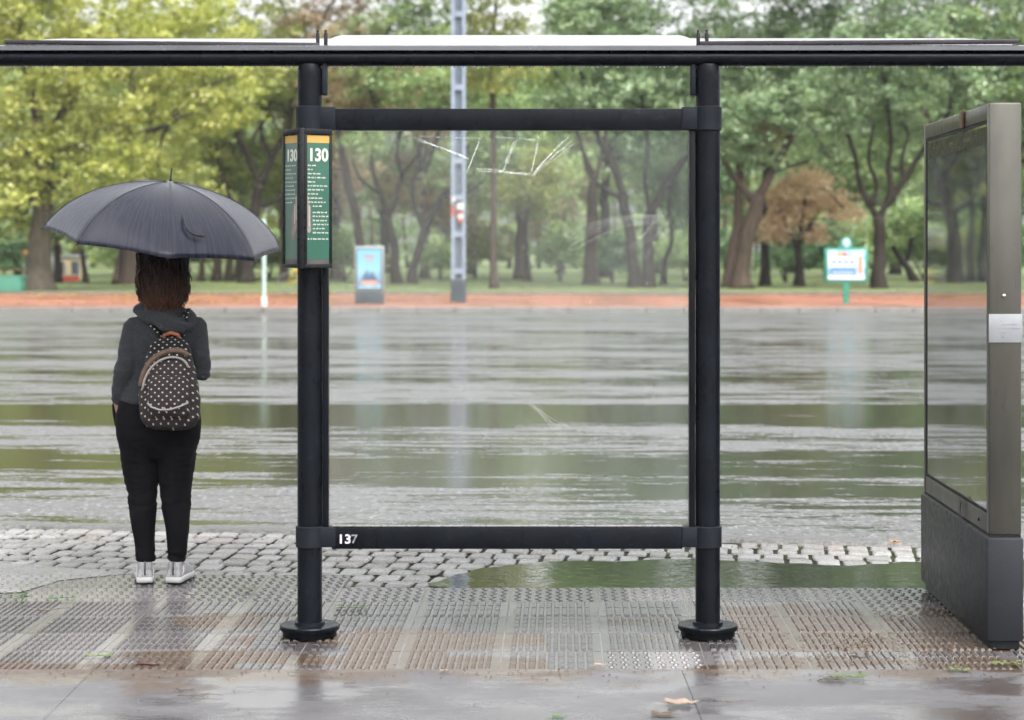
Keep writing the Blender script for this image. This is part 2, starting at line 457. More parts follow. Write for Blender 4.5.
# the joints run towards the camera's vanishing point at a slight angle
pt.data.transform(Matrix(((1, ROT, 0, -ROT * 0), (0, 1, 0, 0), (0, 0, 1, 0), (0, 0, 0, 1))))

M_grout = simple('tile_bed', (.24, .22, .21), .4, .25, 6)
sheet('tile_bed', [(-12, 7.50), (12, 7.50), (12, 9.46), (-1.1 + ROT * 9.46, 9.46), (-1.1 + ROT * 9.83, 9.825), (-12, 9.825)], -.0055, M_grout)
# smooth wet slab wedge at far left
t = NT('wet_concrete'); v = t.geo()
n1 = t.noise(v, 1.1, 5, .6); n2 = t.noise(v, 30, 6, .7); n3 = t.noise(t.mapping(v, (1, 2, 1), (3, 1, 0)), 1.6, 4, .6)
cc = t.ramp(n1, [(.3, (.12, .112, .118)), (.55, (.18, .174, .186)), (.75, (.24, .232, .25))])
cc = t.mix(t.ramp(n2, [(.45, 0.0), (.8, .45)]), cc, (.10, .09, .08))
x_, y_, z_ = t.sep(v)
edge = t.math('ADD', t.math('DIVIDE', t.math('SUBTRACT', y_, 6.95), .55), t.math('ADD', t.math('MULTIPLY', t.math('SUBTRACT', t.noise(v, 2.3, 6, .65), .5), 2.6), t.math('MULTIPLY', x_, -.12)))
ef = t.ramp(edge, [(.75, 0.0), (1.15, 1.0)])
cc = t.mix(t.math('MULTIPLY', ef, .85), cc, t.ramp(t.noise(v, 20, 6, .75), [(.3, (.09, .06, .04)), (.7, (.19, .135, .095))]))
sb = t.ramp(t.math('ADD', t.math('DIVIDE', t.math('SUBTRACT', x_, 1.0), 1.2), t.math('MULTIPLY', t.math('SUBTRACT', n3, .5), 3.0)), [(.35, 0.0), (.75, 1.0)])
cc = t.mix(t.math('MULTIPLY', sb, .7), cc, (.085, .06, .045))
wetm = t.ramp(t.math('ADD', n3, t.math('MULTIPLY', sb, .10)), [(.42, 0.0), (.56, 1.0)])
rr = t.mix(wetm, (.45, .45, .45), (.20, .20, .20))
bs = t.mix(wetm, (.35, .35, .35), (.05, .05, .05))
bn = t.node('ShaderNodeBump', Height=n2, Strength=bs, Distance=.006)
M_conc = t.finish(t.bsdf(Base_Color=cc, Roughness=rr, Normal=bn.outputs[0], Specular_IOR_Level=.55))
x1 = -.75
for a, b in ((-30, -1.62), (-1.6175, 0.62), (.6225, 2.9), (2.9025, 30)):
    q = ROT
    sheet('pavement_slab', [(a, -25), (b, -25), (b + q, 7.595), (a + q, 7.595)], 0.0, M_conc, .12)
wp = [px_ground(-400, 562), px_ground(30, 564), px_ground(128, 573), px_ground(60, 580), px_ground(20, 592), px_ground(-400, 600)]
sheet('pavement_patch', [(x, y) for x, y in wp][::-1], -.0012, simple('damp_mortar', (.34, .325, .335), .28, .2, 5, bump=.3), 0)
# ================================================================== BUS SHELTER
GAIN = .6
PY = 8.25
def X(px, Y=PY): return (px - 512) * Y / F
def Z(py, Y=PY): return CAMH - (py - HY) * Y / F
t = NT('black_paint'); v = t.obj()
n = t.noise(v, 7, 6, .7); n2 = t.noise(v, 45, 5, .7); n3 = t.noise(t.mapping(v, (1, 1, .3)), 30, 4)
c = t.ramp(n, [(.3, (.003, .004, .006)), (.7, (.007, .009, .013))])
c = t.mix(t.ramp(n2, [(.58, 0.0), (.72, .55)]), c, (.035, .04, .05))
c = t.mix(t.ramp(t.noise(t.mapping(v, (6, 6, 1.2)), 4, 6, .8), [(.66, 0.0), (.72, .8)]), c, (.07, .075, .085))
c = t.mix(t.ramp(t.noise(v, 13, 6, .85), [(.73, 0.0), (.76, .9)]), c, (.10, .05, .03))
M_black = t.finish(t.bsdf(Base_Color=c, Specular_IOR_Level=.09, Roughness=t.ramp(n3, [(.3, .22), (.7, .45)]), Coat_Weight=.0, Coat_Roughness=.12, Normal=t.bump(n2, .12, .003)))
M_clamp = simple('dark_grey_paint', (.012, .015, .020), .5, .25, 12, bump=.2, spec=.09)
M_gasket = simple('black_rubber', (.012, .012, .013), .6, .2, 10)
M_plum = simple('roof_profile', (.045, .04, .045), .25, .3, 6)
M_rust = simple('rust_mark', (.12, .06, .035), .8, .3, 20)

sh = empty('bus_shelter', (-.012, PY, 0))
tag(sh, 'black tubular bus shelter with glass back pane and thin roof standing on the ribbed pavement', 'bus shelter')
def L(x, y, z): return Vector((x + .012, y - PY, z))   # world -> shelter local
XL, XR = -.838, .811
PR = .051
for xx in (XL, XR):
    mb = MB()
    c = L(xx, PY, 0)
    mb.lathe([(PR, .02), (PR, 2.325), (PR * .98, 2.35), (PR * .86, 2.368), (PR * .5, 2.374)], c, 36)
    p = mb.build('post', M_black, sh, auto=40)
    bb = MB(); bb.lathe([(.108, .0), (.112, .006), (.112, .028), (.106, .036), (.075, .036), (.075, .03)], c, 48)
    bb.lathe([(.122, .030), (.124, .034), (.124, .046), (.121, .050), (PR + .012, .0505), (PR + .010, .062), (PR - .002, .064)], c, 48)
    bp = bb.build('base_plate', M_black, p, auto=35)
    # cast bracket that carries the beam on top
    br = MB()
    s_ = 1 if xx < 0 else -1
    br.box(c + Vector((s_ * .062, .0, 2.31)), (.022, .05, .14), bev=.006)
    br.build('bracket', M_clamp, p, auto=40)
    # square frame member beside the post
# frame stiles
for xa, xb in ((322.6, 328.8), (688.8, 694.8)):
    mb = MB(); mb.box(L((X(xa) + X(xb)) / 2, PY, (Z(108) + Z(546)) / 2), (X(xb) - X(xa), .045, Z(108) - Z(546) - .004), bev=.003)
    mb.build('frame_stile', M_black, sh, auto=40)
mb = MB(); mb.box(L(0, PY - .002, (Z(109) + Z(130.5)) / 2) + Vector((X(505.6), 0, 0)), (X(689) - X(322), .054, Z(109) - Z(130.5)), bev=.004)
mb.build('top_rail', M_black, sh, auto=40)
mb = MB(); mb.box(L(X(507), PY - .002, (Z(526.5) + Z(548)) / 2), (X(682) - X(332), .054, Z(526.5) - Z(548)), bev=.004)
br = mb.build('bottom_rail', M_black, sh, auto=40)
mb = MB(); mb.box(L(X(507), PY - .002, Z(526.2) + .003), (X(682) - X(332), .040, .005), bev=.001)
mb.build('glazing_strip', simple('aluminium_strip', (.30, .29, .30), .3, .2, 20, metal=.7), sh)
# clamps round the posts
for xx, s_, in ((XL, 1), (XR, -1)):
    for zt, zb in ((Z(106.5), Z(131)), (Z(525.5), Z(547))):
        mb = MB(); mb.lathe([(PR + .002, zb), (PR + .007, zb + .003), (PR + .007, zt - .003), (PR + .002, zt)], L(xx, PY, 0), 36)
        mb.box(L(xx, PY, (zt + zb) / 2) + Vector((s_ * .072, -.003, 0)), (.075, .062, (zt - zb) - .006), bev=.004)
        mb.build('clamp', M_clamp, sh, auto=40)
t = NT('stencil_white'); v = t.obj()
M_white_st = t.finish(t.bsdf(Base_Color=t.ramp(t.noise(v, 60, 5, .7), [(.35, (.35, .35, .37)), (.55, (.75, .75, .77))]), Roughness=.5))
M_white_fd = simple('worn_stencil', (.26, .26, .28), .6, .5, 90)
def textM(pos): return Matrix.Translation(pos) @ Matrix.Rotation(R(90), 4, 'X')
text_obj('stencilled_number', '13', .052, M_white_st, br, textM(L(X(345), PY - .0300, Z(542.2))), .0004, bold=.0012, sx=1.12)
text_obj('stencilled_number', '7', .050, M_white_fd, br, textM(L(X(354.8), PY - .0300, Z(542.0))), .0004, bold=.0006, sx=1.1)
# glass pane
t = NT('shelter_glass'); v = t.obj()
dirt = t.ramp(t.noise(t.mapping(v, (1, 1, .35)), 5, 5, .65), [(.3, .015), (.75, .06)])
spots = t.ramp(t.noise(v, 130, 2, .5), [(.66, 0.0), (.72, .30)])
tr = t.node('ShaderNodeBsdfTransparent', Color=(.965, .975, .97))
df = t.node('ShaderNodeBsdfDiffuse', Color=(.75, .77, .76)); tl = t.node('ShaderNodeBsdfTranslucent', Color=(.75, .77, .76))
ad = t.node('ShaderNodeMixShader'); t.set(ad.inputs[0], .5); t.l.new(df.outputs[0], ad.inputs[1]); t.l.new(tl.outputs[0], ad.inputs[2])
m1 = t.node('ShaderNodeMixShader'); t.set(m1.inputs[0], t.math('ADD', dirt, spots)); t.l.new(tr.outputs[0], m1.inputs[1]); t.l.new(ad.outputs[0], m1.inputs[2])
gl = t.node('ShaderNodeBsdfGlossy', Roughness=.02); fr = t.node('ShaderNodeFresnel', IOR=1.22)
m2 = t.node('ShaderNodeMixShader'); t.l.new(fr.outputs[0], m2.inputs[0]); t.l.new(m1.outputs[0], m2.inputs[1]); t.l.new(gl.outputs[0], m2.inputs[2])
M_glass = t.finish(m2)
mb = MB(); gx0, gx1, gz0, gz1 = X(329.4), X(688.4), Z(526) + .006, Z(131.4)
mb.box(L((gx0 + gx1) / 2, PY + .004, (gz0 + gz1) / 2), (gx1 - gx0, .008, gz1 - gz0))
pane = mb.build('glass_pane', M_glass, sh)
# scratched graffiti
t = NT('glass_scratch')
dfs = t.node('ShaderNodeBsdfDiffuse', Color=(.82, .84, .84)); trs = t.node('ShaderNodeBsdfTransparent')
mx = t.node('ShaderNodeMixShader'); t.set(mx.inputs[0], t.ramp(t.noise(t.obj(), 40, 4, .7), [(.35, .05), (.65, .42)])); t.l.new(trs.outputs[0], mx.inputs[1]); t.l.new(dfs.outputs[0], mx.inputs[2])
M_scr = t.finish(mx)
t = NT('faint_scratch')
dfs = t.node('ShaderNodeBsdfDiffuse', Color=(.8, .82, .82)); trs = t.node('ShaderNodeBsdfTransparent')
mx = t.node('ShaderNodeMixShader'); t.set(mx.inputs[0], .05); t.l.new(trs.outputs[0], mx.inputs[1]); t.l.new(dfs.outputs[0], mx.inputs[2])
M_scf = t.finish(mx)
SCR = [((270, 234), (410, 290)), ((276, 237), (400, 282)), ((285, 245), (405, 285)), ((290, 236), (440, 240)), ((440, 236), (405, 325)), ((437, 246), (410, 318)), ((430, 314), (560, 325)), ((436, 318), (566, 330)),
       ((472, 234), (582, 245)), ((478, 238), (575, 242)), ((530, 242), (496, 316)), ((524, 244), (500, 300)), ((586, 238), (562, 326)), ((580, 243), (566, 320)), ((566, 331), (668, 240)), ((568, 325), (652, 240)), ((574, 318), (642, 244)), ((572, 328), (664, 256)), ((520, 250), (508, 300))]
rng = random.Random(3)
mb = MB()
for a, b in SCR:
    pts = []
    for k in range(6):
        u = k / 5; px = (a[0] + (b[0] - a[0]) * u) / 2.438 + 300; py = (a[1] + (b[1] - a[1]) * u) / 2.438 + 40
        pts.append(L(X(px) + rng.uniform(-.002, .002), PY - .0008, Z(py) + rng.uniform(-.0025, .0025)))
    mb.tube(pts, rng.uniform(.0009, .0016), 4)
mb.build('scratched_graffiti', M_scr, pane)
mb = MB()
def arc(p0, p1, bulge, n=10):
    p0, p1 = Vector(p0), Vector(p1); d = p1 - p0; nrm = Vector((-d.y, d.x)).normalized()
    return [p0.lerp(p1, k / n) + nrm * bulge * math.sin(math.pi * k / n) for k in range(n + 1)]
for k in range(9):
    q = arc((560 + k * 2 + rng.uniform(-4, 4), 236 + k * 1.7), (664, 214 + k * 1.2 + rng.uniform(-2, 2)), -8 + rng.uniform(-2, 2))
    mb.tube([L(X(p.x), PY - .0008, Z(p.y)) for p in q], .0011, 4)
mb.build('faint_scratch', M_scf, pane); mb = MB()
for k in range(14):
    q = arc((628 + k * 2.6, 250 + rng.uniform(-14, 12)), (655 + k * 1.2, 216 + rng.uniform(-5, 5)), 2)
    mb.tube([L(X(p.x), PY - .0008, Z(p.y)) for p in q], .0010, 4)
mb.build('faint_scratch', M_scf, pane); mb = MB()
for k in range(7):
    q = arc((527 + k * 2, 402 + k), (566 + rng.uniform(-6, 5), 432 + rng.uniform(-6, 6)), 1.5)
    mb.tube([L(X(p.x), PY - .0008, Z(p.y)) for p in q], .0011, 4)
mb.build('faint_scratch', M_scf, pane); mb = MB()
for k in range(5):
    q = arc((420 + k * 3, 236 + k * 3), (455 + k * 2, 210 + k * 2), 5)
    mb.tube([L(X(p.x), PY - .0008, Z(p.y)) for p in q], .0010, 4)
mb.build('faint_scratch', M_scf, pane)

# beam and roof
mb = MB()
zc = Z(58.3)
prof = []
for k in range(24):
    a = 2 * math.pi * k / 24
    prof.append((.044 * math.cos(a) , zc + .033 * math.sin(a)))
mb.prism(prof, 'x', -2.46, 2.42, off=L(0, PY, 0))
beam = mb.build('beam', M_black, sh, auto=40)
mb = MB(); mb.prism([(-.052, Z(51.5)), (-.052, Z(47.4)), (-.040, Z(46)), (.06, Z(45.4)), (.06, Z(51.5))], 'x', -2.44, 2.40, off=L(0, PY, 0))
mb.build('gutter', simple('gutter_paint', (.09, .095, .105), .22, .2, 5, coat=.5), sh, auto=30)
t = NT('opal_roof'); v = t.obj()
n = t.noise(v, 3, 5)
b1 = t.bsdf(Base_Color=t.ramp(n, [(.3, (.62, .64, .66)), (.7, (.78, .79, .80))]), Roughness=.2)
tl = t.node('ShaderNodeBsdfTranslucent', Color=(.85, .87, .9)); 
mx = t.node('ShaderNodeMixShader'); t.set(mx.inputs[0], .6); t.l.new(b1.outputs[0], mx.inputs[1]); t.l.new(tl.outputs[0], mx.inputs[2])
M_opal = t.finish(mx)
def roof(x0, x1, yf, zf, mat, name, drop=0):
    mb = MB(); n = 14; pts = []
    for k in range(n + 1):
        u = k / n; y = PY + .062 + u * (yf - PY - .062)
        z = Z(45.6) + .003 + (zf - Z(45.6)) * (1 - (1 - u) ** 1.25)
        pts.append((y - PY, z))
    poly = pts + [(y, z + .012) for y, z in reversed(pts)]
    mb.prism(poly, 'x', x0, x1, off=L(0, PY, 0))
    return mb.build(name, mat, sh, auto=30)
YF = 9.75
roof(X(320), X(701), YF, Z(39.5, YF), M_opal, 'roof_panel')
roof(X(8), X(319), YF, Z(43.6, YF), M_opal, 'roof_panel')
roof(X(702), X(1016), YF, Z(43.2, YF), M_opal, 'roof_panel')
for x0, x1, zo, dz in ((6, 319.5, 44.2, -.0), (699.5, 1017, 43.2, -.0)):
    mb = MB()
    ang = (-.009 if x0 < 100 else .006)
    M = Matrix.Rotation(-ang, 4, 'Y')
    mb.box(L((X(x0) + X(x1)) / 2, PY - .01, Z(zo - .2)), (X(x1) - X(x0), .05, .017), M=M, bev=.004)
    mb.build('edge_profile', M_plum, sh, auto=40)
    mb = MB(); mb.box(L((X(x0) + X(x1)) / 2, YF, Z(42.5, YF)), (X(x1) - X(x0), .02, .018), bev=.004)
    mb.build('edge_profile', simple('alu', (.35, .35, .36), .3, .2, 8, metal=.5) if x0 < 100 else bpy.data.materials['alu'], sh, auto=40)
for px in (318, 326, 698, 706.5):
    mb = MB(); mb.lathe([(.008, Z(46)), (.008, Z(34)), (.005, Z(33)), (.005, Z(30.5)), (.001, Z(30))], L(X(px), PY - .01, 0), 10)
    mb.build('bolt', M_gasket, sh, auto=40)
# rain drops hanging under the beam
t = NT('water_drop'); M_drop = t.finish(t.bsdf(Base_Color=(.9, .93, .95), Roughness=.03, Transmission_Weight=.9, IOR=1.33))
mb = MB(); rng = random.Random(8)
for k in range(230):
    x = -2.4 + 4.8 * k / 230 + rng.uniform(-.012, .012)
    r = rng.uniform(.002, .0042)
    mb.lathe([(.0003, r * 1.1), (r * .7, r * .5), (r, -r * .4), (r * .75, -r * 1.1), (r * .2, -r * 1.4)], L(x, PY - .004, zc - .033 - r * .5), 8)
tag(mb.build('rain_drops', M_drop, beam, smooth=True), kind='stuff')

# ================================================================== ROUTE SIGN on the left post
M_frame = simple('sign_frame_black', (.012, .013, .015), .3, .3, 10)
t = NT('sign_green'); v = t.obj()
M_green = t.finish(t.bsdf(Base_Color=t.ramp(t.noise(v, 9, 4), [(.3, (.005, .075, .045)), (.7, (.008, .10, .06))]), Roughness=.30, Coat_Weight=.8, Coat_Roughness=.04))
t = NT('sign_green_pale'); v = t.obj()
M_green2 = t.finish(t.bsdf(Base_Color=t.ramp(t.noise(v, 9, 4), [(.3, (.035, .095, .07)), (.7, (.075, .14, .11))]), Roughness=.30, Coat_Weight=.8, Coat_Roughness=.04))  # left face: a paler, greyer green than the right
M_gold = simple('sign_gold', (.50, .30, .06), .4, .12, 20)
M_sw = simple('sign_white', (.55, .56, .48), .4, .06, 40)
M_peel = simple('peeled_patch', (.22, .19, .17), .6, .3, 30)
M_bot = simple('sign_foot_brown', (.06, .055, .05), .4, .3, 30)
sg = empty('route_sign', (X(302, 8.12), 8.12, 0))
tag(sg, 'green and black two sided route sign reading 130 strapped to the left shelter post', 'sign')
zt, zb = Z(128.5, 8.12), Z(268, 8.12)
s812 = 8.12 / F
def face_M(side):
    # maps (u, w) of a face plane: u runs from spine outwards, w up
    a = R(50) if side < 0 else R(28)
    return a
for side, wid, mat in ((-1, 18.5, M_green2), (1, 26.0, M_green)):
    a = face_M(side)
    # depth recedes away from the camera
    W = wid * s812 / math.cos(a)
    ux = Vector((side * math.cos(a), math.sin(a), 0)); nrm = Vector((side * math.sin(a), -math.cos(a), 0))
    org = Vector((side * .010, 0, 0))
    # local frame: x along reading direction (left to right), y up, z towards viewer
    xd = ux * side; zd = xd.cross(Vector((0, 0, 1)))
    if zd.y > 0: zd = -zd
    base = org if side > 0 else org + ux * W
    Mx = Matrix(((xd.x, 0, zd.x, base.x), (xd.y, 0, zd.y, base.y), (0, 1, 0, 0), (0, 0, 0, 1)))
    def fb(u0, u1, w0, w1, d0, d1, mat_, name, par, bev=0):
        mb = MB(); mb.box(((u0 + u1) / 2, (w0 + w1) / 2, (d0 + d1) / 2), (u1 - u0, w1 - w0, d1 - d0), bev=bev)
        mb.v = [tuple(Mx @ Vector(p)) for p in mb.v]
        return mb.build(name, mat_, par, auto=40)
    case = fb(0, W, zb, zt, -.016, -.002, M_frame, 'panel', sg, .003)
    fr = MB()
    for (u0, u1, w0, w1) in ((0, W, zt - .022, zt), (0, W, zb, zb + .016), (0, .010, zb + .016, zt - .022), (W - .010, W, zb + .016, zt - .022)):
        fr.box(((u0 + u1) / 2, (w0 + w1) / 2, .002), (u1 - u0, w1 - w0, .008), bev=.001)
    fr.v = [tuple(Mx @ Vector(p)) for p in fr.v]
    fr.build('frame', M_frame, case, auto=40)
    # bands: y px 128.5..268
    def zz(py): return Z(py, 8.12)
    i0, i1 = .0102, W - .0102
    fb(i0, i1, zz(142.5), zz(135), -.002, .0002, M_gold, 'gold_band', case)
    fb(i0, i1, zz(259.5), zz(142.6), -.002, .0, mat, 'green_panel', case)
    fb(i0, i1, zz(264), zz(259.6), -.002, .0001, M_bot, 'foot_band', case)
    rng = random.Random(20 + side)
    cxm = (i0 + i1) / 2
    tsz = .072 if side > 0 else .066
    text_obj('route_number', '130', tsz, M_sw, case, Mx @ Matrix.Translation((cxm + (0.0 if side > 0 else .003), zz(160.5), .0004)), .0004, bold=.0022, sx=.70 * (W - .02) / .098 * 1.16)
    # lines of small lettering (stop names), too small to read
    mb = MB(); y = 166.0; x0 = i0 + .004
    lines = 22 if side > 0 else 10
    for k in range(lines):
        L_ = rng.uniform(.3, .95) * (W - .035)
        if k in (11, 17): y += 2.2; L_ = .92 * (W - .03)
        xs = x0 + (.022 if 9 < k < 17 and side > 0 else 0)
        e = xs
        while e < xs + L_ and e < i1 - .008:
            wl = rng.uniform(.006, .018); wl = min(wl, i1 - .005 - e)
            nn = max(2, int(wl / .0032))
            for q in range(nn):
                hgt = rng.choice((.0048, .0048, .0062))
                mb.box((e + (q + .5) * wl / nn, zz(y) + hgt / 2, .0006), (wl / nn * .72, hgt, .0006))
            e += wl + .004
        y += rng.uniform(3.9, 4.3)
        if y > 240: break
    mb.v = [tuple(Mx @ Vector(p)) for p in mb.v]
    mb.build('stop_list', M_sw if side > 0 else simple('dull_white', (.35, .42, .38), .4), case)
    # torn patch
    if side > 0: poly = [(i0, zz(194)), (i0 + .006, zz(196)), (i0 + .012, zz(205)), (i0 + .018, zz(206)), (i0 + .018, zz(231)), (i0 + .010, zz(233)), (i0, zz(231))]
    else: poly = [(i1, zz(193)), (i1 - .012, zz(200)), (i1 - .035, zz(210)), (i1 - .045, zz(216)), (i1 - .050, zz(236)), (i1 - .030, zz(240)), (i1, zz(222))]
    mb = MB(); mb.prism(poly, 'z', 0.0003, .0009); mb.v = [tuple(Mx @ Vector(p)) for p in mb.v]
    mb.build('torn_patch', M_peel, case)
    mb = MB()
    if side > 0: mb.box((i0 + .010, zz(216), .0014), (.004, .085, .0008))
    else:
        mb.box((i1 - .012, zz(208), .0014), (.007, .10, .0008)); mb.box((i1 - .024, zz(214), .0014), (.005, .08, .0008))
    mb.v = [tuple(Mx @ Vector(p)) for p in mb.v]; mb.build('paper_scrap', simple('paper', (.42, .38, .36), .7), case)
mb = MB(); mb.box((0.0, .004, (zt + zb) / 2), (.026, .026, zt - zb + .006), bev=.007); mb.build('spine', M_frame, sg, auto=40)
for zz_ in (zt - .06, zb + .06):
    mb = MB(); mb.box((.02, .035, zz_), (.06, .03, .03), bev=.004); mb.build('fixing', M_frame, sg, auto=40)

# ================================================================== ADVERTISING CABINET, right
AR = -math.atan(50 / F)      # long faces point to the same vanishing point as the tile joints
M_alu = NT('brushed_champagne_metal'); v = M_alu.obj()
n = M_alu.noise(M_alu.mapping(v, (40, 40, 1.5)), 3, 4, .6); n2 = M_alu.noise(M_alu.mapping(v, (1, 1, .4)), 5, 5)
cc = M_alu.ramp(n2, [(.3, (.085, .083, .07)), (.7, (.135, .13, .112))])
M_alu = M_alu.finish(M_alu.bsdf(Base_Color=cc, Roughness=M_alu.ramp(n, [(.3, .26), (.7, .40)]), Metallic=.75))
t = NT('anthracite_paint'); v = t.obj(); n = t.noise(v, 3, 6, .65); n2 = t.noise(v, 30, 5, .7)
c = t.ramp(n, [(.3, (.013, .015, .019)), (.7, (.023, .026, .031))])
c = t.mix(t.ramp(n2, [(.6, 0.0), (.8, .4)]), c, (.09, .09, .09))
M_anth = t.finish(t.bsdf(Base_Color=c, Specular_IOR_Level=.2, Roughness=t.ramp(n2, [(.3, .34), (.7, .55)]), Normal=t.bump(n2, .25, .004)))
YN = 7.97        # near edge
cx0 = X(989, YN)
ab = empty('advertising_cabinet', (cx0, YN, 0), AR * -1)
ab.rotation_euler = (0, 0, math.atan(50 / F))   # placeholder, set below
tag(ab, 'tall metal advertising cabinet with dark glass and black plinth right of the shelter', 'advertising panel')
# local x = thickness to the right, local y = length away from camera
dx = 562 - 512
ab.rotation_euler = (0, 0, -math.atan(dx / F))
TH = (1021.5 - 989) * YN / F; LN = 1.44; GAP = 0
def AZ(py): return Z(py, YN)
zt, zm, z0 = AZ(102.5), AZ(535), AZ(644)
# frame (four members round the glass on the long faces) as one shell
mb = MB()
fw = .135; ft = .055
mb.box((TH / 2, fw * .5 * .9, (zt + zm) / 2), (TH, fw * .9, zt - zm - .004), bev=.010)
near = mb
mb = MB(); mb.box((TH / 2, .024, (zt + zm) / 2), (TH, .048, zt - zm), bev=.008)
mb.box((TH / 2, LN - .02, (zt + zm) / 2), (TH, .04, zt - zm), bev=.008)
mb.box((TH / 2, LN / 2, zt - .035), (TH - .004, LN - .088, .066), bev=.005)
mb.box((TH / 2, LN / 2, zm + .04), (TH - .004, LN - .088, .078), bev=.005)
frm = mb.build('cabinet_frame', M_alu, ab, auto=40)
t = NT('cabinet_glass'); v = t.obj()
sm = t.noise(v, 3.0, 5, .6)  # cloudy pale tone paints hazy sky reflection and dirt into the glass
M_cglass = t.finish(t.bsdf(Base_Color=t.ramp(sm, [(.35, (.06, .075, .085)), (.75, (.24, .29, .31))]), Roughness=t.ramp(sm, [(.3, .02), (.8, .07)]), Specular_IOR_Level=.9, Coat_Weight=1.0, Coat_Roughness=.015, Coat_IOR=1.7))
for xs in (.010, TH - .010):
    mb = MB(); mb.box((xs, LN / 2, (zt + zm) / 2), (.008, LN - .092, zt - zm - .15))
    g = mb.build('display_glass', M_cglass, ab)
M_gas = bpy.data.materials['black_rubber']
mb = MB()
for (y0, y1, a, b) in ((.048, .062, zm + .08, zt - .07), (LN - .054, LN - .040, zm + .08, zt - .07), (.062, LN - .054, zt - .082, zt - .07), (.062, LN - .054, zm + .08, zm + .092)):
    mb.box((.0065, (y0 + y1) / 2, (a + b) / 2), (.006, y1 - y0, b - a))
mb.build('gasket', M_gas, ab)
# poster inside: header and faint table seen as marks on the pane
M_hdr = simple('poster_header', (.008, .009, .010), .3, .2, spec=.2)
M_dim = simple('dim_print', (.16, .17, .17), .2, .3)
mb = MB(); mb.box((.0052, LN / 2, zt - .082 - .045), (.0016, LN - .13, .07)); hd = mb.build('header_band', M_hdr, ab)
mb = MB(); rng = random.Random(2)
for y0, n in ((.50, 6), (.86, 5)):
    mb = MB()
    for k in range(n): mb.box((.0040, y0 - k * .022, zt - .125), (.0008, .014, rng.choice((.016, .022))))
    mb.build('header_lettering', M_dim, hd)
# metal clip on top rail, latch, grey tape band
mb = MB(); mb.box((-.004, .52, zt - .035), (.012, .055, .075), bev=.003); mb.build('clip', simple('brass_clip', (.16, .10, .06), .4, .2, metal=.6), ab)
mb = MB(); mb.box((TH / 2, -.0015, (AZ(314) + AZ(342.5)) / 2), (TH + .003, .005, AZ(314) - AZ(342.5)), bev=.001)
M_band = simple('grey_tape', (.27, .285, .30), .35, .08, 20)
bd = mb.build('tape_band', M_band, ab, auto=40)
mb = MB(); rng = random.Random(6)
for r_, (a, b) in enumerate(((.40, .86), (.30, .92), (.26, .5))):
    x = TH * a
    while x < TH * b:
        wl = rng.uniform(.003, .006); mb.box((x, -.0044, AZ(324.5 + r_ * 4.0)), (wl, .0006, .005)); x += wl + .0025
mb.build('tape_lettering', simple('grey_print', (.22, .23, .25), .5), bd)
mb = MB(); mb.ell((TH * .45, -.003, AZ(295.5)), (.009, .006, .007)); mb.build('lock', simple('chrome', (.75, .73, .68), .2, metal=.9), ab, smooth=True)
mb = MB(); mb.ell((.0, .20, zm + .036), (.004, .007, .007)); mb.build('screw', M_gas, ab, smooth=True)
# plinth
mb = MB(); mb.box((TH / 2 - .003, LN / 2 + .001, (zm - .008 + .034) / 2), (TH + .018, LN + .030, zm - .008 - .034), bev=.012)
pl = mb.build('plinth', M_anth, ab, auto=40)
mb = MB(); mb.box((TH / 2, LN / 2, .05), (TH - .012, LN - .012, .10), bev=.006); mb.build('foot', M_anth, ab, auto=40)
mb = MB(); mb.box((TH / 2, LN / 2, zm - .004), (TH - .006, LN - .004, .009)); mb.build('shadow_gap', M_gas, ab)
# worn round emblem on the plinth
mb = MB()
M_emb = simple('worn_emblem', (.075, .078, .082), .6, .3, 60)
ey, ez = .50, .50
for rr_ in (.050, .036):
    n = 24; mb.rings([[Vector((-.0132, ey + (rr_ + e) * math.cos(2 * math.pi * k / n), ez + (rr_ + e) * math.sin(2 * math.pi * k / n))) for k in range(n)] for e in (-.003, .003)], cap=False)
mb.tube([(-.0135, ey, ez - .03), (-.0135, ey + .01, ez), (-.0135, ey - .008, ez + .03)], .003, 6)
for k in range(3): mb.box((-.0130, ey, ez - .075 - k * .028), (.002, .05 - .012 * k, .007))
n = 20; mb.rings([[Vector((-.0132, ey + (.02 + e) * math.cos(2 * math.pi * k / n), ez - .16 + (.03 + e) * math.sin(2 * math.pi * k / n))) for k in range(n)] for e in (-.003, .003)], cap=False)
mb.build('worn_emblem', M_emb, pl)
# ================================================================== PERSON
GAIN = .55
PX, PYY = (160 - 512) * 9.6 / F, 9.6
per = empty('person', (PX, PYY, 0))
tag(per, 'person with curly brown hair, grey hoodie and black trousers waiting under a dark umbrella', 'person')

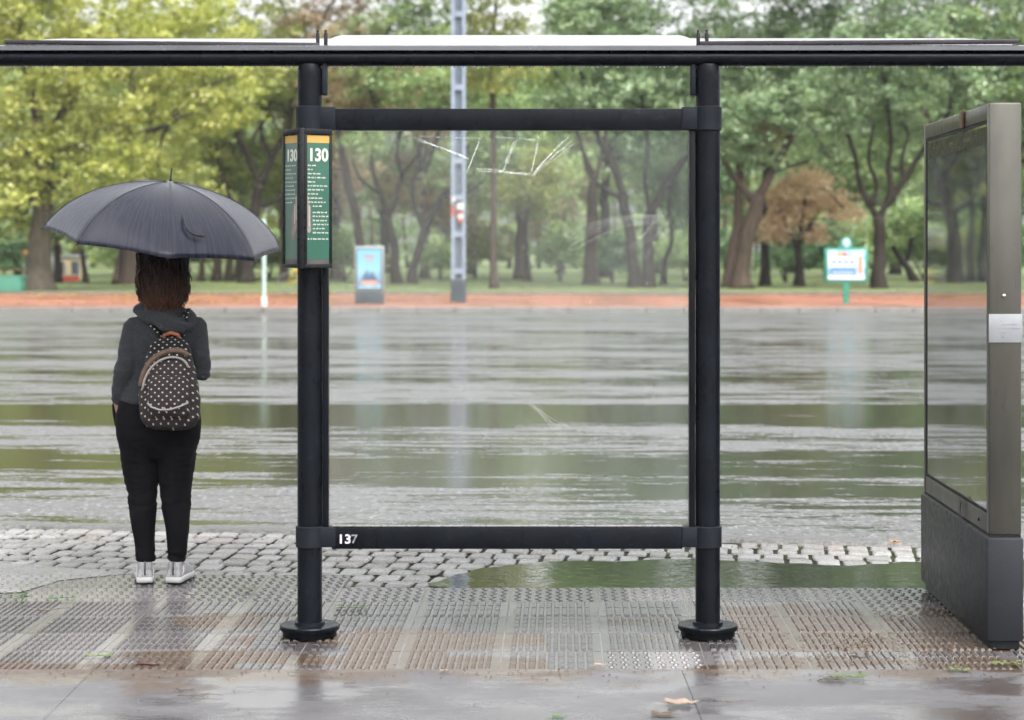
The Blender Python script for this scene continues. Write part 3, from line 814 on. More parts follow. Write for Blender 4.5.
def remesh(o, vox, smooth=4, wr=0.0, wscale=.06, fac=.5):
    m = o.modifiers.new('Remesh', 'REMESH'); m.mode = 'VOXEL'; m.voxel_size = vox; m.use_smooth_shade = True
    s = o.modifiers.new('Smooth', 'SMOOTH'); s.factor = fac; s.iterations = smooth
    # bake so the mesh is final
    dg = bpy.context.evaluated_depsgraph_get()
    me = bpy.data.meshes.new_from_object(o.evaluated_get(dg))
    o.modifiers.clear(); old = o.data; o.data = me; me.name = o.name
    if not me.materials:
        for mt in old.materials: me.materials.append(mt)
    me.polygons.foreach_set('use_smooth', [True] * len(me.polygons))
    if wr:
        wrinkle(o, wr, wscale)
    return o
def wrinkle(o, amp, sc, fn=None):
    me = o.data; n = len(me.vertices)
    co = np.empty(n * 3); me.vertices.foreach_get('co', co); co = co.reshape(-1, 3)
    no = np.empty(n * 3); me.vertices.foreach_get('normal', no); no = no.reshape(-1, 3)
    for i in range(n):
        p = Vector(co[i])
        if fn: h = fn(p)
        else:
            q = Vector((p.x / sc, p.y / sc, p.z / sc))
            h = mnoise.noise(q) + .5 * (1 - 2 * abs(mnoise.noise(q * 1.9 + Vector((3, 1, 2)))))
        co[i] += no[i] * (amp * h)
    me.vertices.foreach_set('co', co.ravel()); me.update()

def limb(mb, pts, n=20):
    # pts: (x, y, z, rx, ry) rings perpendicular to the path
    mb.tube([p[:3] for p in pts], [(p[3], p[4] if len(p) > 4 else p[3]) for p in pts], n)
def hring(mb, rs, n=32, p=2.3):
    mb.rings([superring((x, y, z), rx, ry, n, p) for x, y, z, rx, ry in rs])

# ---- joints
shL, elL, wrL = (-.115, -.005, 1.235), (-.148, -.065, 1.045), (-.205, .0, .865)
shR, elR, wrR = (.165, -.005, 1.235), (.200, -.02, 1.015), (.030, .205, 1.085)
HEADC = Vector((.004, .035, 1.515)); HYAW = R(22)

# ---- body (one continuous surface)
t = NT('skin'); v = t.obj()
M_skin = t.finish(t.bsdf(Base_Color=t.ramp(t.noise(v, 20, 4), [(.3, (.46, .27, .19)), (.7, (.56, .35, .26))]), Roughness=.5, Subsurface_Weight=.15, Subsurface_Radius=(.01, .004, .002)))
mb = MB()
hring(mb, [(-.008, 0, .60, .10, .07), (-.008, 0, .72, .155, .095), (-.008, 0, .84, .155, .095), (-.004, 0, .98, .125, .08), (.005, 0, 1.10, .135, .085), (.02, 0, 1.20, .145, .085), (.02, 0, 1.27, .11, .07), (.012, .005, 1.31, .06, .055), (.006, .012, 1.36, .046, .048), (.004, .022, 1.42, .044, .047), (.004, .03, 1.47, .045, .05)])
for s_, hip, knee, ank in ((-1, -.090, -.083, -.074), (1, .080, .075, .086)):
    limb(mb, [(hip, 0, .80, .06), (hip, 0, .64, .070), (hip * .95, .005, .50, .058), (knee, .004, .40, .046), (knee, -.006, .32, .046), ((knee + ank) / 2, -.008, .24, .042), (ank, 0, .13, .030), (ank, 0, .09, .030), (ank, -.002, .05, .032)])
    yaw = R(9) * (1 if s_ < 0 else -.6)
    d = Vector((-math.sin(yaw), math.cos(yaw), 0)); b = Vector((ank, 0, 0))
    limb(mb, [tuple(b - d * .035 + Vector((0, 0, .045))) + (.026, .024), tuple(b + Vector((0, 0, .045))) + (.032, .032), tuple(b + d * .07 + Vector((0, 0, .038))) + (.030, .026), tuple(b + d * .14 + Vector((0, 0, .026))) + (.034, .014), tuple(b + d * .18 + Vector((0, 0, .022))) + (.022, .010)])
def arm(mb, sh, el, wr, k=1.0):
    sh, el, wr = Vector(sh), Vector(el), Vector(wr)
    limb(mb, [tuple(sh.lerp(el, -.12)) + (.030,), tuple(sh) + (.043 * k,), tuple(sh.lerp(el, .5)) + (.038 * k,), tuple(el) + (.032 * k,), tuple(el.lerp(wr, .3)) + (.034 * k,), tuple(el.lerp(wr, .75)) + (.025 * k,), tuple(wr) + (.021 * k,)], 16)
arm(mb, shL, elL, wrL); arm(mb, shR, elR, wrR)
# left hand: palm going into the trouser pocket, thumb out
wl = Vector(wrL); dl = Vector((.14, .28, -1)).normalized()
limb(mb, [tuple(wl) + (.021, .019), tuple(wl + dl * .03) + (.026, .017), tuple(wl + dl * .06) + (.034, .015), tuple(wl + dl * .085) + (.034, .013)])
for k in range(4):
    o_ = Vector((-.004 + .006 * k, -.026 + .0175 * k, 0)); a = wl + dl * .075 + o_
    Lk = (.060, .068, .062, .048)[3 - k]
    limb(mb, [tuple(a) + (.0085,), tuple(a + dl * Lk * .5 + Vector((.004, 0, 0))) + (.008,), tuple(a + dl * Lk + Vector((.014, 0, 0))) + (.0065,)], 10)
a = wl + dl * .03 + Vector((0, .022, 0))
limb(mb, [tuple(a) + (.011,), tuple(a + Vector((.002, .022, -.022))) + (.0095,), tuple(a + Vector((.004, .032, -.048))) + (.0075,)], 10)
# right hand gripping the umbrella handle
UAX = Vector((math.sin(R(7.5)), -math.sin(R(7.6)), 1)).normalized()     # shaft direction, upwards
UC = Vector((-.002, .125, 1.650))                                      # centre of the rim plane
GR = UC - UAX * .54                                                    # grip point on the shaft
wr_ = Vector(wrR); 
side = (wr_ - GR); side = (side - UAX * side.dot(UAX)).normalized()    # from the shaft towards the wrist
tan = UAX.cross(side).normalized()
pc = GR + side * .030
limb(mb, [tuple(wr_) + (.021, .020), tuple(wr_.lerp(pc, .4)) + (.027, .019), tuple(pc + side * .012) + (.036, .018), tuple(pc - side * .004 + tan * .008) + (.036, .014)])
rs_ = .0205
for k in range(4):
    up = UAX * (.030 - .0195 * k)
    rr_ = (.0082, .0086, .0082, .0072)[k]
    pts = []
    sp = (150, 165, 155, 135)[k]
    for j in range(7):
        an = R(10 + (200 * j / 6) * sp / 160)
        pts.append(tuple(GR + up + (side * math.cos(an) + tan * math.sin(an)) * (rs_ + (.004 if j == 0 else 0))) + (rr_ * (1 - .05 * j),))
    limb(mb, pts, 10)
pts = []
for j in range(5):
    an = R(-10 - 34 * j); pts.append(tuple(GR + UAX * (.012 + .013 * j) + (side * math.cos(an) + tan * math.sin(an)) * (rs_ + .006 - .001 * j)) + ((.0115, .0105, .0095, .009, .0075)[j],))
limb(mb, pts, 10)
# head
HM = Matrix.Rotation(HYAW, 3, 'Z').to_4x4()
def H(x, y, z): return HEADC + HM @ Vector((x, y, z))
mb.ell(H(0, -.012, .030), (.074, .090, .082), HM)
mb.ell(H(0, .020, -.035), (.058, .068, .078), HM)
mb.ell(H(0, .058, -.088), (.024, .022, .018), HM)          # chin
mb.tube([H(0, .083, .012), H(0, .093, -.010), H(0, .106, -.030), H(0, .092, -.036)], [.007, .009, .012, .008], 10)   # nose
mb.ell(H(0, .084, -.055), (.022, .009, .005), HM); mb.ell(H(0, .083, -.064), (.019, .009, .006), HM)   # lips
for s_ in (-1, 1):
    mb.ell(H(s_ * .030, .078, .026), (.020, .008, .005), HM)   # brow
    mb.ell(H(s_ * .045, .060, -.022), (.018, .016, .016), HM)  # cheekbone
    mb.ell(H(s_ * .076, -.002, -.008), (.008, .017, .030), HM)  # ear
body = mb.build('body', M_skin, per); remesh(body, .0048, 3)
M_eye = simple('eye_white', (.7, .7, .68), .2); M_iris = simple('eye_brown', (.04, .02, .01), .15)
for s_ in (-1, 1):
    mb = MB(); mb.ell(H(s_ * .030, .074, .006), (.0125, .0125, .0095), HM); e = mb.build('eye', M_eye, per, smooth=True)
    mb = MB(); mb.ell(H(s_ * .030, .0845, .006), (.0052, .0028, .0052), HM, 12, 8); mb.build('iris', M_iris, e, smooth=True)
mb = MB(); mb.ell(H(0, .0925, -.0595), (.020, .002, .0015), HM); mb.build('mouth', simple('lip_line', (.25, .08, .07), .4), per, smooth=True)

# ---- trousers
t = NT('black_cloth'); v = t.obj(); n = t.noise(v, 240, 3, .6)
M_trou = t.finish(t.bsdf(Base_Color=t.ramp(t.noise(v, 9, 5), [(.3, (.0035, .0035, .005)), (.7, (.007, .007, .009))]), Roughness=.9, Sheen_Weight=.0, Specular_IOR_Level=.12, Normal=t.bump(n, .25, .002)))
mb = MB()
hring(mb, [(-.012, 0, .93, .150, .100), (-.012, -.002, .88, .176, .118), (-.006, -.010, .82, .200, .140), (-.005, -.014, .77, .206, .146), (-.006, -.010, .70, .200, .138), (-.008, -.004, .64, .178, .112), (-.012, 0, .595, .12, .075)], p=2.5)
for pts in ([(-.098, -.006, .72, .092, .118), (-.101, -.002, .64, .089, .106), (-.096, .002, .56, .083, .093), (-.091, .004, .49, .080, .084), (-.086, .004, .43, .069, .073), (-.083, .002, .385, .066, .070), (-.081, -.008, .31, .061, .068), (-.078, -.010, .25, .055, .061), (-.073, -.004, .17, .047, .050), (-.069, .0, .105, .0425, .044)],
            [(.082, -.006, .72, .094, .118), (.082, -.002, .64, .091, .106), (.079, .002, .56, .085, .093), (.0765, .004, .49, .080, .084), (.0745, .004, .43, .0725, .074), (.076, .002, .385, .070, .071), (.082, -.008, .31, .063, .068), (.087, -.010, .25, .057, .061), (.085, -.004, .17, .047, .050), (.082, .0, .105, .041, .044)]):
    mb.rings([superring(p[:3], p[3], p[4], 28, 2.15) for p in pts])
limb(mb, [(-.192, .02, .870, .040, .045), (-.186, .035, .83, .046, .052), (-.172, .035, .77, .044, .055), (-.150, .02, .70, .04, .05)])   # hand in the pocket bulges the cloth
trou = mb.build('trousers', M_trou, per); remesh(trou, .0070, 8)
def trf(p):
    h = 0
    for zc_, sg_, a in ((.395, .05, 1.0), (.12, .05, 1.3), (.62, .08, .9), (.50, .05, .5)):
        g = math.exp(-((p.z - zc_) / sg_) ** 2)
        h += a * g * 1.6 * (1 - 2.4 * abs(mnoise.noise(Vector((p.x * 9 + 4 * p.z, p.y * 9, p.z * 34)))))
    h += 1.1 * mnoise.noise(Vector((p.x * 18, p.y * 18, p.z * 7)))
    return h
wrinkle(trou, .0036, 1, trf)

# ---- hoodie
t = NT('grey_marl'); v = t.obj(); n = t.noise(v, 260, 3, .7); n2 = t.noise(v, 90, 5, .8)
c = t.ramp(n2, [(.35, (.034, .037, .042)), (.68, (.062, .066, .073))])
M_hood = t.finish(t.bsdf(Base_Color=c, Roughness=.9, Sheen_Weight=.06, Sheen_Roughness=.5, Specular_IOR_Level=.12, Normal=t.bump(n, .4, .002)))
mb = MB()
hring(mb, [(-.010, -.004, .868, .166, .118), (-.010, -.004, .885, .178, .128), (-.008, -.002, .92, .170, .122), (-.004, 0, .99, .150, .108), (.004, 0, 1.08, .158, .108), (.016, .0, 1.16, .176, .110), (.022, .0, 1.215, .180, .104), (.022, .0, 1.255, .158, .092), (.020, .004, 1.29, .112, .076), (.014, .010, 1.325, .074, .066), (.010, .014, 1.35, .060, .060)], p=2.3)
def sleeve(mb, sh, el, wr, cuff):
    sh, el, wr = Vector(sh), Vector(el), Vector(wr)
    limb(mb, [tuple(sh.lerp(el, -.16)) + (.040,), tuple(sh) + (.061,), tuple(sh.lerp(el, .35)) + (.057,), tuple(sh.lerp(el, .75)) + (.052,), tuple(el) + (.050,), tuple(el.lerp(wr, .2)) + (.050,), tuple(el.lerp(wr, .55)) + (.044,), tuple(el.lerp(wr, .78)) + (.040,), tuple(el.lerp(wr, .84)) + (.033,), tuple(el.lerp(wr, cuff)) + (.030,)], 20)
sleeve(mb, shL, elL, wrL, .99); sleeve(mb, shR, elR, wrR, .92)
hood = mb.build('hoodie', M_hood, per); remesh(hood, .0070, 6)
def hof(p):
    h = 1.0 * mnoise.noise(p * 16) 
    # ring folds on the sleeves, stronger round the elbows
    for el in (elL, elR):
        dd = (p - Vector(el)).length
        if dd < .16: h += 1.6 * (1 - dd / .16) * (1 - 2.4 * abs(mnoise.noise(Vector((p.x * 10 + 9 * p.z, p.y * 10, p.z * 30)))))
    for (wr, ) in ((wrL,), (wrR,)):
        dd = (p - Vector(wr)).length
        if dd < .10: h += 1.2 * (1 - dd / .10) * (1 - 2.4 * abs(mnoise.noise(Vector((p.x * 12, p.y * 12, p.z * 50)))))
    if abs(p.x - .02) < .14 and p.z < 1.0: h += .8 * math.sin(p.z * 150 + 5 * mnoise.noise(p * 7)) * max(0, 1 - abs(p.z - .93) / .08)
    h += .6 * (1 - 2 * abs(mnoise.noise(Vector((p.x * 14, p.y * 14, p.z * 24)))))
    return h
wrinkle(hood, .0045, 1, hof)
# ribbed hem
mb = MB()
n = 96
def hemr(z, k_): return [Vector((-.010 + (.176 + k_ + .0018 * (i % 2)) * math.copysign(abs(math.cos(2 * math.pi * i / n)) ** .87, math.cos(2 * math.pi * i / n)), -.004 + (.126 + k_ + .0018 * (i % 2)) * math.copysign(abs(math.sin(2 * math.pi * i / n)) ** .87, math.sin(2 * math.pi * i / n)), z)) for i in range(n)]
mb.rings([hemr(.862, -.004), hemr(.864, 0), hemr(.888, .002), hemr(.896, -.004)])
mb.build('hem_band', M_hood, hood, smooth=True)
# hood lying on the back and round the neck
mb = MB()
limb(mb, [(-.075, .085, 1.30, .018, .016), (-.098, .035, 1.318, .026, .022), (-.090, -.035, 1.315, .034, .026), (-.035, -.085, 1.285, .042, .028), (.045, -.118, 1.262, .056, .030), (.120, -.105, 1.235, .054, .028), (.155, -.05, 1.26, .040, .026), (.135, .02, 1.30, .028, .022), (.095, .075, 1.30, .018, .016)], 20)
limb(mb, [(-.070, .045, 1.330, .018), (-.074, -.030, 1.330, .022), (-.030, -.062, 1.312, .026), (.030, -.074, 1.298, .028), (.085, -.058, 1.300, .026), (.100, .0, 1.322, .020), (.08, .05, 1.325, .016)], 18)
limb(mb, [(-.02, -.085, 1.285, .05, .022), (.055, -.120, 1.235, .065, .022), (.10, -.112, 1.215, .040, .018)], 18)
hd = mb.build('hood', M_hood, hood); remesh(hd, .0065, 5)
def hdf(p):
    ang = math.atan2(p.y + .0, p.x - .02)
    return 1.3 * math.sin(ang * 5 + p.z * 60 + 3 * mnoise.noise(p * 9)) + 1.2 * mnoise.noise(p * 22)
wrinkle(hd, .0032, 1, hdf)
mb = MB(); mb.tube([(-.150, .02, 1.262), (-.160, .012, 1.25), (-.168, .0, 1.236)], [.003, .003, .0045], 8); mb.build('hood_cord', simple('cord_dark', (.02, .02, .02), .6), hood, smooth=True)

# ---- hair
t = NT('hair_brown'); v = t.geo()
loc = t.obj(); hx, hy, hz = t.sep(loc)
hc = t.ramp(t.math('ADD', t.math('MULTIPLY', t.math('SUBTRACT', 1.60, hz), 3.2), t.math('MULTIPLY', t.math('SUBTRACT', t.noise(loc, 30, 4), .5), .9)), [(.15, (.016, .008, .005)), (.5, (.06, .024, .012)), (.95, (.15, .062, .030))])
isl_ = t.n.new('ShaderNodeNewGeometry').outputs['Random Per Island']
hc = t.mix(t.ramp(isl_, [(.2, 0.0), (1, .75)]), t.mix(1.0, hc, (.38, .36, .36), 'MULTIPLY'), t.mix(1.0, hc, (1.7, 1.5, 1.4), 'MULTIPLY'))
M_hair = t.finish(t.bsdf(Base_Color=hc, Roughness=.45, Specular_IOR_Level=.25))
mb = MB()
rs = [(1.335, .050, .036, -.070), (1.360, .070, .052, -.062), (1.40, .082, .070, -.044), (1.47, .088, .086, -.022), (1.53, .084, .094, -.008), (1.58, .094, .094, -.006), (1.615, .066, .070, -.004), (1.632, .028, .030, 0)]
mb.rings([superring(HEADC + Vector((.006 + .10 * max(0, 1.50 - z), yo - .008, z - HEADC.z)), rx, ry, 28, 2.1) for z, rx, ry, yo in rs])
# carve the front open by only keeping what lies behind the face plane
hb = mb
hb.v = [tuple(Vector(p) if (HM.inverted() @ (Vector(p) - HEADC)).y < .045 or (Vector(p).z > 1.60) else HEADC + HM @ Vector(((HM.inverted() @ (Vector(p) - HEADC)).x * .9, .045, (HM.inverted() @ (Vector(p) - HEADC)).z))) for p in hb.v]
hair = hb.build('hair', M_hair, per); remesh(hair, .006, 3)
wrinkle(hair, .007, .022)
mb = MB(); rng = random.Random(9)
for k in range(900):
    th = rng.uniform(math.pi * .02, math.pi * 1.98) - math.pi / 2 * 0
    # angle measured so the face side stays open
    a = math.pi * 1.5 + rng.uniform(-1, 1) * 2.15
    z1 = rng.uniform(1.40, 1.62); ln = rng.uniform(.09, .24)
    rr0 = 1.0
    def rad(z):
        for q in range(len(rs) - 1):
            if rs[q][0] <= z <= rs[q + 1][0]:
                u = (z - rs[q][0]) / (rs[q + 1][0] - rs[q][0]); return (rs[q][1] * (1 - u) + rs[q + 1][1] * u, rs[q][2] * (1 - u) + rs[q + 1][2] * u, rs[q][3] * (1 - u) + rs[q + 1][3] * u)
        return rs[0][1:] if z < rs[0][0] else rs[-1][1:]
    ph = rng.uniform(0, 6.28); cr = rng.uniform(.004, .010); tw = rng.choice((-1, 1)) * rng.uniform(45, 85)
    outw = rng.choice((-.002, .004, .008, .012, .016, .024)); pts = []; zmin = rng.uniform(1.296, 1.335)
    n = 22
    for j in range(n + 1):
        u = j / n; z = z1 - ln * u
        if z < zmin: break
        rx, ry, yo = rad(z)
        aa = a + HYAW * .6
        fl = outw * (1 + u)
        p = HEADC + Vector((.006 + .10 * max(0, 1.50 - z) + (rx + fl) * math.cos(aa), yo - .008 + (ry + fl) * math.sin(aa), z - HEADC.z))
        rdir = Vector((math.cos(aa), math.sin(aa), 0)); td = Vector((-math.sin(aa), math.cos(aa), 0))
        p += td * (cr * math.cos(ph + tw * ln * u)) + rdir * (cr * .8 * math.sin(ph + tw * ln * u))
        pts.append(p)
    if len(pts) > 3:
        r0 = rng.uniform(.0022, .0046); mb.tube(pts, [r0 * (1 - .6 * j / len(pts)) for j in range(len(pts))], 5)
mb.build('curls', M_hair, hair, smooth=True)

# ---- trainers
t = NT('trainer_knit'); v = t.obj(); n = t.noise(t.mapping(v, (1, 1, .25)), 160, 3)
M_knit = t.finish(t.bsdf(Base_Color=t.ramp(n, [(.35, (.27, .27, .28)), (.65, (.46, .46, .47))]), Roughness=.8, Normal=t.bump(n, .4, .003)))
M_sole = simple('trainer_sole', (.62, .62, .62), .5, .08, 20); M_dsole = simple('outsole', (.03, .03, .035), .7)
M_tab = simple('heel_tab', (.13, .13, .14), .6)
for s_, ank, yaw in ((-1, -.072, R(10)), (1, .080, R(-6))):
    sh_ = empty('trainer', (ank, .0, 0), yaw, per)
    foot = [(-.062, 0, .030, .018), (-.055, 0, .036, .030), (-.03, 0, .039, .042), (.02, 0, .038, .045), (.07, s_ * .002, .041, .043), (.12, s_ * .004, .045, .034), (.165, s_ * .002, .040, .024), (.190, 0, .022, .014)]
    mb = MB(); mb.rings([[Vector((x + rx * math.copysign(abs(math.cos(a)) ** .8, math.cos(a)), y, .024 + (hz_ * 1.55 if math.sin(a) > 0 else .012) * math.copysign(abs(math.sin(a)) ** .85, math.sin(a)))) for a in [2 * math.pi * k / 24 for k in range(24)]] for y, x, rx, hz_ in foot])
    limb(mb, [(0, -.022, .055, .036, .040), (0, -.024, .080, .034, .036), (0, -.022, .100, .031, .034)])
    up = mb.build('upper', M_knit, sh_); remesh(up, .004, 3)
    mb = MB(); outl = [(x + rx * 1.0, y) for y, x, rx, h in foot] + [(x - rx * 1.0, y) for y, x, rx, h in reversed(foot)]
    cx_, cy_ = 0, .06
    def ring(z, k_): return [Vector((cx_ + (x - cx_) * k_, cy_ + (y - cy_) * (1 + (k_ - 1) * .5), z)) for x, y in outl]
    mb.rings([ring(.004, 1.0), ring(.008, 1.07), ring(.020, 1.10), ring(.030, 1.06), ring(.032, .98)])
    mb.build('sole', M_sole, sh_, auto=50)
    mb = MB(); mb.rings([ring(.0005, .98), ring(.0055, 1.03)]); mb.build('outsole', M_dsole, sh_)
    mb = MB(); limb(mb, [(0, -.060, .045, .012, .004), (0, -.063, .075, .011, .004), (0, -.062, .108, .010, .004)]); mb.build('heel_tab', M_tab, sh_, smooth=True)
    mb = MB()
    for sx_ in (-1, 1): mb = MB(); mb.tube([(sx_ * .036, -.035, .035), (sx_ * .039, -.02, .055), (sx_ * .036, -.005, .082)], .0035, 6); mb.build('side_stripe', M_sole, sh_, smooth=True)

# ================================================================== BACKPACK
t = NT('dotted_canvas'); v = t.obj(); x_, y_, z_ = t.sep(v)
geo = t.n.new('ShaderNodeNewGeometry')
wob = t.noise(v, 9, 2)
u = t.math('ADD', t.math('MULTIPLY', x_, 27.0), t.math('MULTIPLY', wob, .5)); w_ = t.math('ADD', t.math('MULTIPLY', z_, 27.0), t.math('MULTIPLY', y_, 12.0))
a_ = t.math('ADD', u, w_); b_ = t.math('SUBTRACT', u, w_)
fa = t.math('SUBTRACT', t.math('FRACT', a_), .5); fb_ = t.math('SUBTRACT', t.math('FRACT', b_), .5)
d2 = t.math('ADD', t.math('MULTIPLY', fa, fa), t.math('MULTIPLY', fb_, fb_))
dots = t.ramp(d2, [(.020, 1.0), (.034, 0.0)])
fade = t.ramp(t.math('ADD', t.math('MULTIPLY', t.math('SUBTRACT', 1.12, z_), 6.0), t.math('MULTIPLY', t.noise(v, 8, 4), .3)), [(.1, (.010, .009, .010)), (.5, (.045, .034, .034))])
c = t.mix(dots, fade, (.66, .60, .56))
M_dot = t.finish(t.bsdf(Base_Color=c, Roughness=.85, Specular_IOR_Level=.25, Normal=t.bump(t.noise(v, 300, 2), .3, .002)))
M_tan = simple('tan_leather', (.19, .125, .09), .6, .25, 30)
M_zip = simple('grey_zip', (.42, .40, .37), .5, .15, 60)
M_tip = simple('orange_handle', (.42, .15, .07), .6, .2, 30)
bpk = empty('backpack', (PX + .078, PYY, 0))
tag(bpk, 'black backpack with white polka dots and tan trim worn over the grey hoodie', 'backpack')
o0 = .066
cut = [(.745, .045, .030), (.752, .082, .055), (.768, .115, .072), (.80, .136, .080), (.85, .144, .085), (.90, .143, .086), (.96, .137, .084), (1.02, .124, .078), (1.08, .112, .070), (1.13, .100, .060), (1.165, .082, .048), (1.185, .055, .032), (1.192, .015, .015)]
def bx_c(z): return .004 * (z - .95) / .2 * -1 + (.002)
mb = MB(); mb.rings([superring((bx_c(z) + (.0), -.120 - ry * .95, z), rx, ry, 36, 2.7) for z, rx, ry in cut])
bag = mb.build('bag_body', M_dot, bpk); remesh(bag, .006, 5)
wrinkle(bag, .0022, 1, lambda p: mnoise.noise(p * 16) + .6 * math.sin(p.z * 90 + p.x * 25 + 5 * mnoise.noise(p * 8)))
def back_y(x, z):
    for q in range(len(cut) - 1):
        if cut[q][0] <= z <= cut[q + 1][0]:
            u_ = (z - cut[q][0]) / (cut[q + 1][0] - cut[q][0]); rx = cut[q][1] * (1 - u_) + cut[q + 1][1] * u_; ry = cut[q][2] * (1 - u_) + cut[q + 1][2] * u_
            xx = min(.999, abs((x - bx_c(z)) / rx))
            return -.120 - ry * .95 - ry * (1 - xx ** 2.7) ** (1 / 2.7)
    return -.15
# front pocket
mb = MB()
pk = [(.812, .050, .010), (.818, .085, .024), (.84, .098, .034), (.87, .100, .038), (.92, .098, .036), (.97, .094, .032), (1.00, .086, .024), (1.012, .06, .012)]
mb.rings([superring((.012, back_y(.012, z) + .012, z), rx, ry + .008, 32, 3.0) for z, rx, ry in pk])
pkt = mb.build('front_pocket', M_dot, bpk); remesh(pkt, .006, 4)
wrinkle(pkt, .002, 1, lambda p: mnoise.noise(p * 20) + .6 * math.sin(p.z * 120 + p.x * 30 + 5 * mnoise.noise(p * 8)))
def strip(name, path, r, mat, off=.004, par=bpk, n=8):
    mb = MB(); mb.tube([Vector((x, back_y(x, z) - off, z)) for x, z in path], r, n); return mb.build(name, mat, par, smooth=True)
import itertools
def archp(x0, z0, xt, zt, x1, z1, n=26):
    P0, P1, P2, P3 = Vector((x0, z0)), Vector((x0 + .020, zt + .02)), Vector((x1 - .020, zt + .035)), Vector((x1, z1))
    return [tuple(P0 * (1 - u) ** 3 + P1 * 3 * u * (1 - u) ** 2 + P2 * 3 * u * u * (1 - u) + P3 * u ** 3) for u in [k / n for k in range(n + 1)]]
strip('tan_trim', archp(-.126, .96, 0, 1.12, .092, 1.10), (.013), M_tan, .000)
strip('zip', archp(-.112, .95, 0, 1.095, .098, 1.05), .0055, M_zip, .008)
mb = MB(); pth = [(-.082, .885), (-.06, .868), (-.02, .856), (.03, .858), (.075, .872), (.108, .888)]
mb.tube([Vector((x, back_y(.012, z) - .050 + .9 * max(0, abs(x - .012) - .06), z)) for x, z in pth], .0045, 8); mb.build('pocket_zip', M_zip, pkt, smooth=True)
mb = MB(); mb.tube([(.0, back_y(0, .87) - .045, .868), (.010, back_y(0, .86) - .047, .845)], .003, 6); mb.build('zip_pull', M_zip, pkt, smooth=True)
mb = MB(); mb.tube([(-.035, -.150, 1.168), (-.028, -.165, 1.196), (.004, -.172, 1.208), (.036, -.165, 1.198), (.044, -.150, 1.168)], (.009), 10); mb.build('carry_handle', M_tip, bpk, smooth=True)
for s_, xa, xs in ((-1, -.06, shL[0] + .045 - .066), (1, .055, shR[0] - .045 - .066)):
    mb = MB(); yb = -.118
    mb.tube([(xa * .7, yb - .03, 1.165), (xa * 1.1, yb - .005, 1.215), (xs, -.075, 1.275), (xs * 1.02, -.01, 1.312), (xs * 1.02, .07, 1.27), (xs * .95, .118, 1.18), (xs * .95, .120, 1.02), (xs * 1.02, .10, .92), (xs * .9, .0, .90), (xa * 1.4, -.10, .88)], [(.018, .006)] * 10, 10)
    mb.build('shoulder_strap', M_dot, bpk, smooth=True)
mb = MB(); mb.box((.120, -.085, .850), (.012, .03, .022), bev=.003); mb.build('strap_buckle', M_zip, bpk, auto=40)

# ================================================================== UMBRELLA
um = empty('umbrella', (PX, PYY, 0))
tag(um, 'open dark navy umbrella beaded with rain held over the person in the grey hoodie', 'umbrella')
t = NT('umbrella_fabric'); v = t.obj()
pos = t.node('ShaderNodeVectorMath', operation='SUBTRACT'); t.set(pos.inputs[0], v); t.set(pos.inputs[1], tuple(UC))
px_, py_, pz_ = t.sep(pos.outputs[0])
angv = t.math('ARCTAN2', py_, px_)
rv = t.math('SQRT', t.math('ADD', t.math('MULTIPLY', px_, px_), t.math('MULTIPLY', py_, py_)))
pol = t.node('ShaderNodeCombineXYZ', X=t.math('MULTIPLY', angv, 22.0), Y=t.math('MULTIPLY', rv, 3.0), Z=0.0).outputs[0]
streak = t.noise(pol, 1.6, 5, .7, .3)
n2 = t.noise(v, 220, 3, .6)
c = t.ramp(streak, [(.35, (.022, .026, .064)), (.70, (.055, .062, .125))])  # lighter radial streaks paint wet sheen into the navy
M_umb = t.n
bb_ = t.bsdf(Base_Color=c, Roughness=t.ramp(streak, [(.38, .16), (.62, .38)]), Coat_Weight=.5, Coat_Roughness=.12, Specular_IOR_Level=.75, Sheen_Weight=.12, Sheen_Roughness=.35, Sheen_Tint=(.8, .85, 1, 1), Normal=t.bump(t.math('ADD', streak, t.math('MULTIPLY', n2, .5)), .35, .004))
tl = t.node('ShaderNodeBsdfTranslucent', Color=(.10, .115, .22)); mx = t.node('ShaderNodeMixShader'); t.set(mx.inputs[0], .38); t.l.new(bb_.outputs[0], mx.inputs[1]); t.l.new(tl.outputs[0], mx.inputs[2])
M_umb = t.finish(mx)
M_rib = simple('umbrella_steel', (.10, .10, .11), .3, .2, metal=.8); M_umbk = simple('umbrella_black', (.012, .012, .013), .35)
RU, HU, AMX = .578, .285, R(66)
zax = UAX; xax = Vector((1, 0, 0)); xax = (xax - zax * xax.dot(zax)).normalized(); yax = zax.cross(xax)
NR = 8
def ribp(u):   # u 0..1 -> radius, height
    a = u * AMX
    return RU * (math.sin(a) / math.sin(AMX)) ** 1.0 * (1.0), HU * ((math.cos(a) - math.cos(AMX)) / (1 - math.cos(AMX))) ** .92
def U(r, th, h):
    th += .20
    return UC + xax * (r * math.cos(th)) + yax * (r * math.sin(th)) + zax * h
mb = MB(); nu, ns = 22, 10
grid = []
for i in range(NR * ns):
    g, k = divmod(i, ns); f = k / ns
    th0 = 2 * math.pi * g / NR; dl_ = 2 * math.pi / NR; th = th0 + dl_ * f
    col = []
    for j in range(nu + 1):
        u_ = j / nu; r, h = ribp(u_)
        chord = math.cos(dl_ / 2) / math.cos(dl_ * (f - .5))
        bow = 4 * f * (1 - f)
        k_ = u_ ** 1.3
        rr_ = r * (1 - k_ * (1 - chord)) * (1 - .012 * bow * u_ ** 2)
        hh = h - .010 * bow * u_ * (1 - u_) * 3 + .007 * bow * u_ ** 6
        col.append(U(rr_, th, hh))
    grid.append(col)
vs = [p for c_ in grid for p in c_[1:]]; apex = len(vs); vs.append(U(0, 0, HU))
fs = []; n = NR * ns
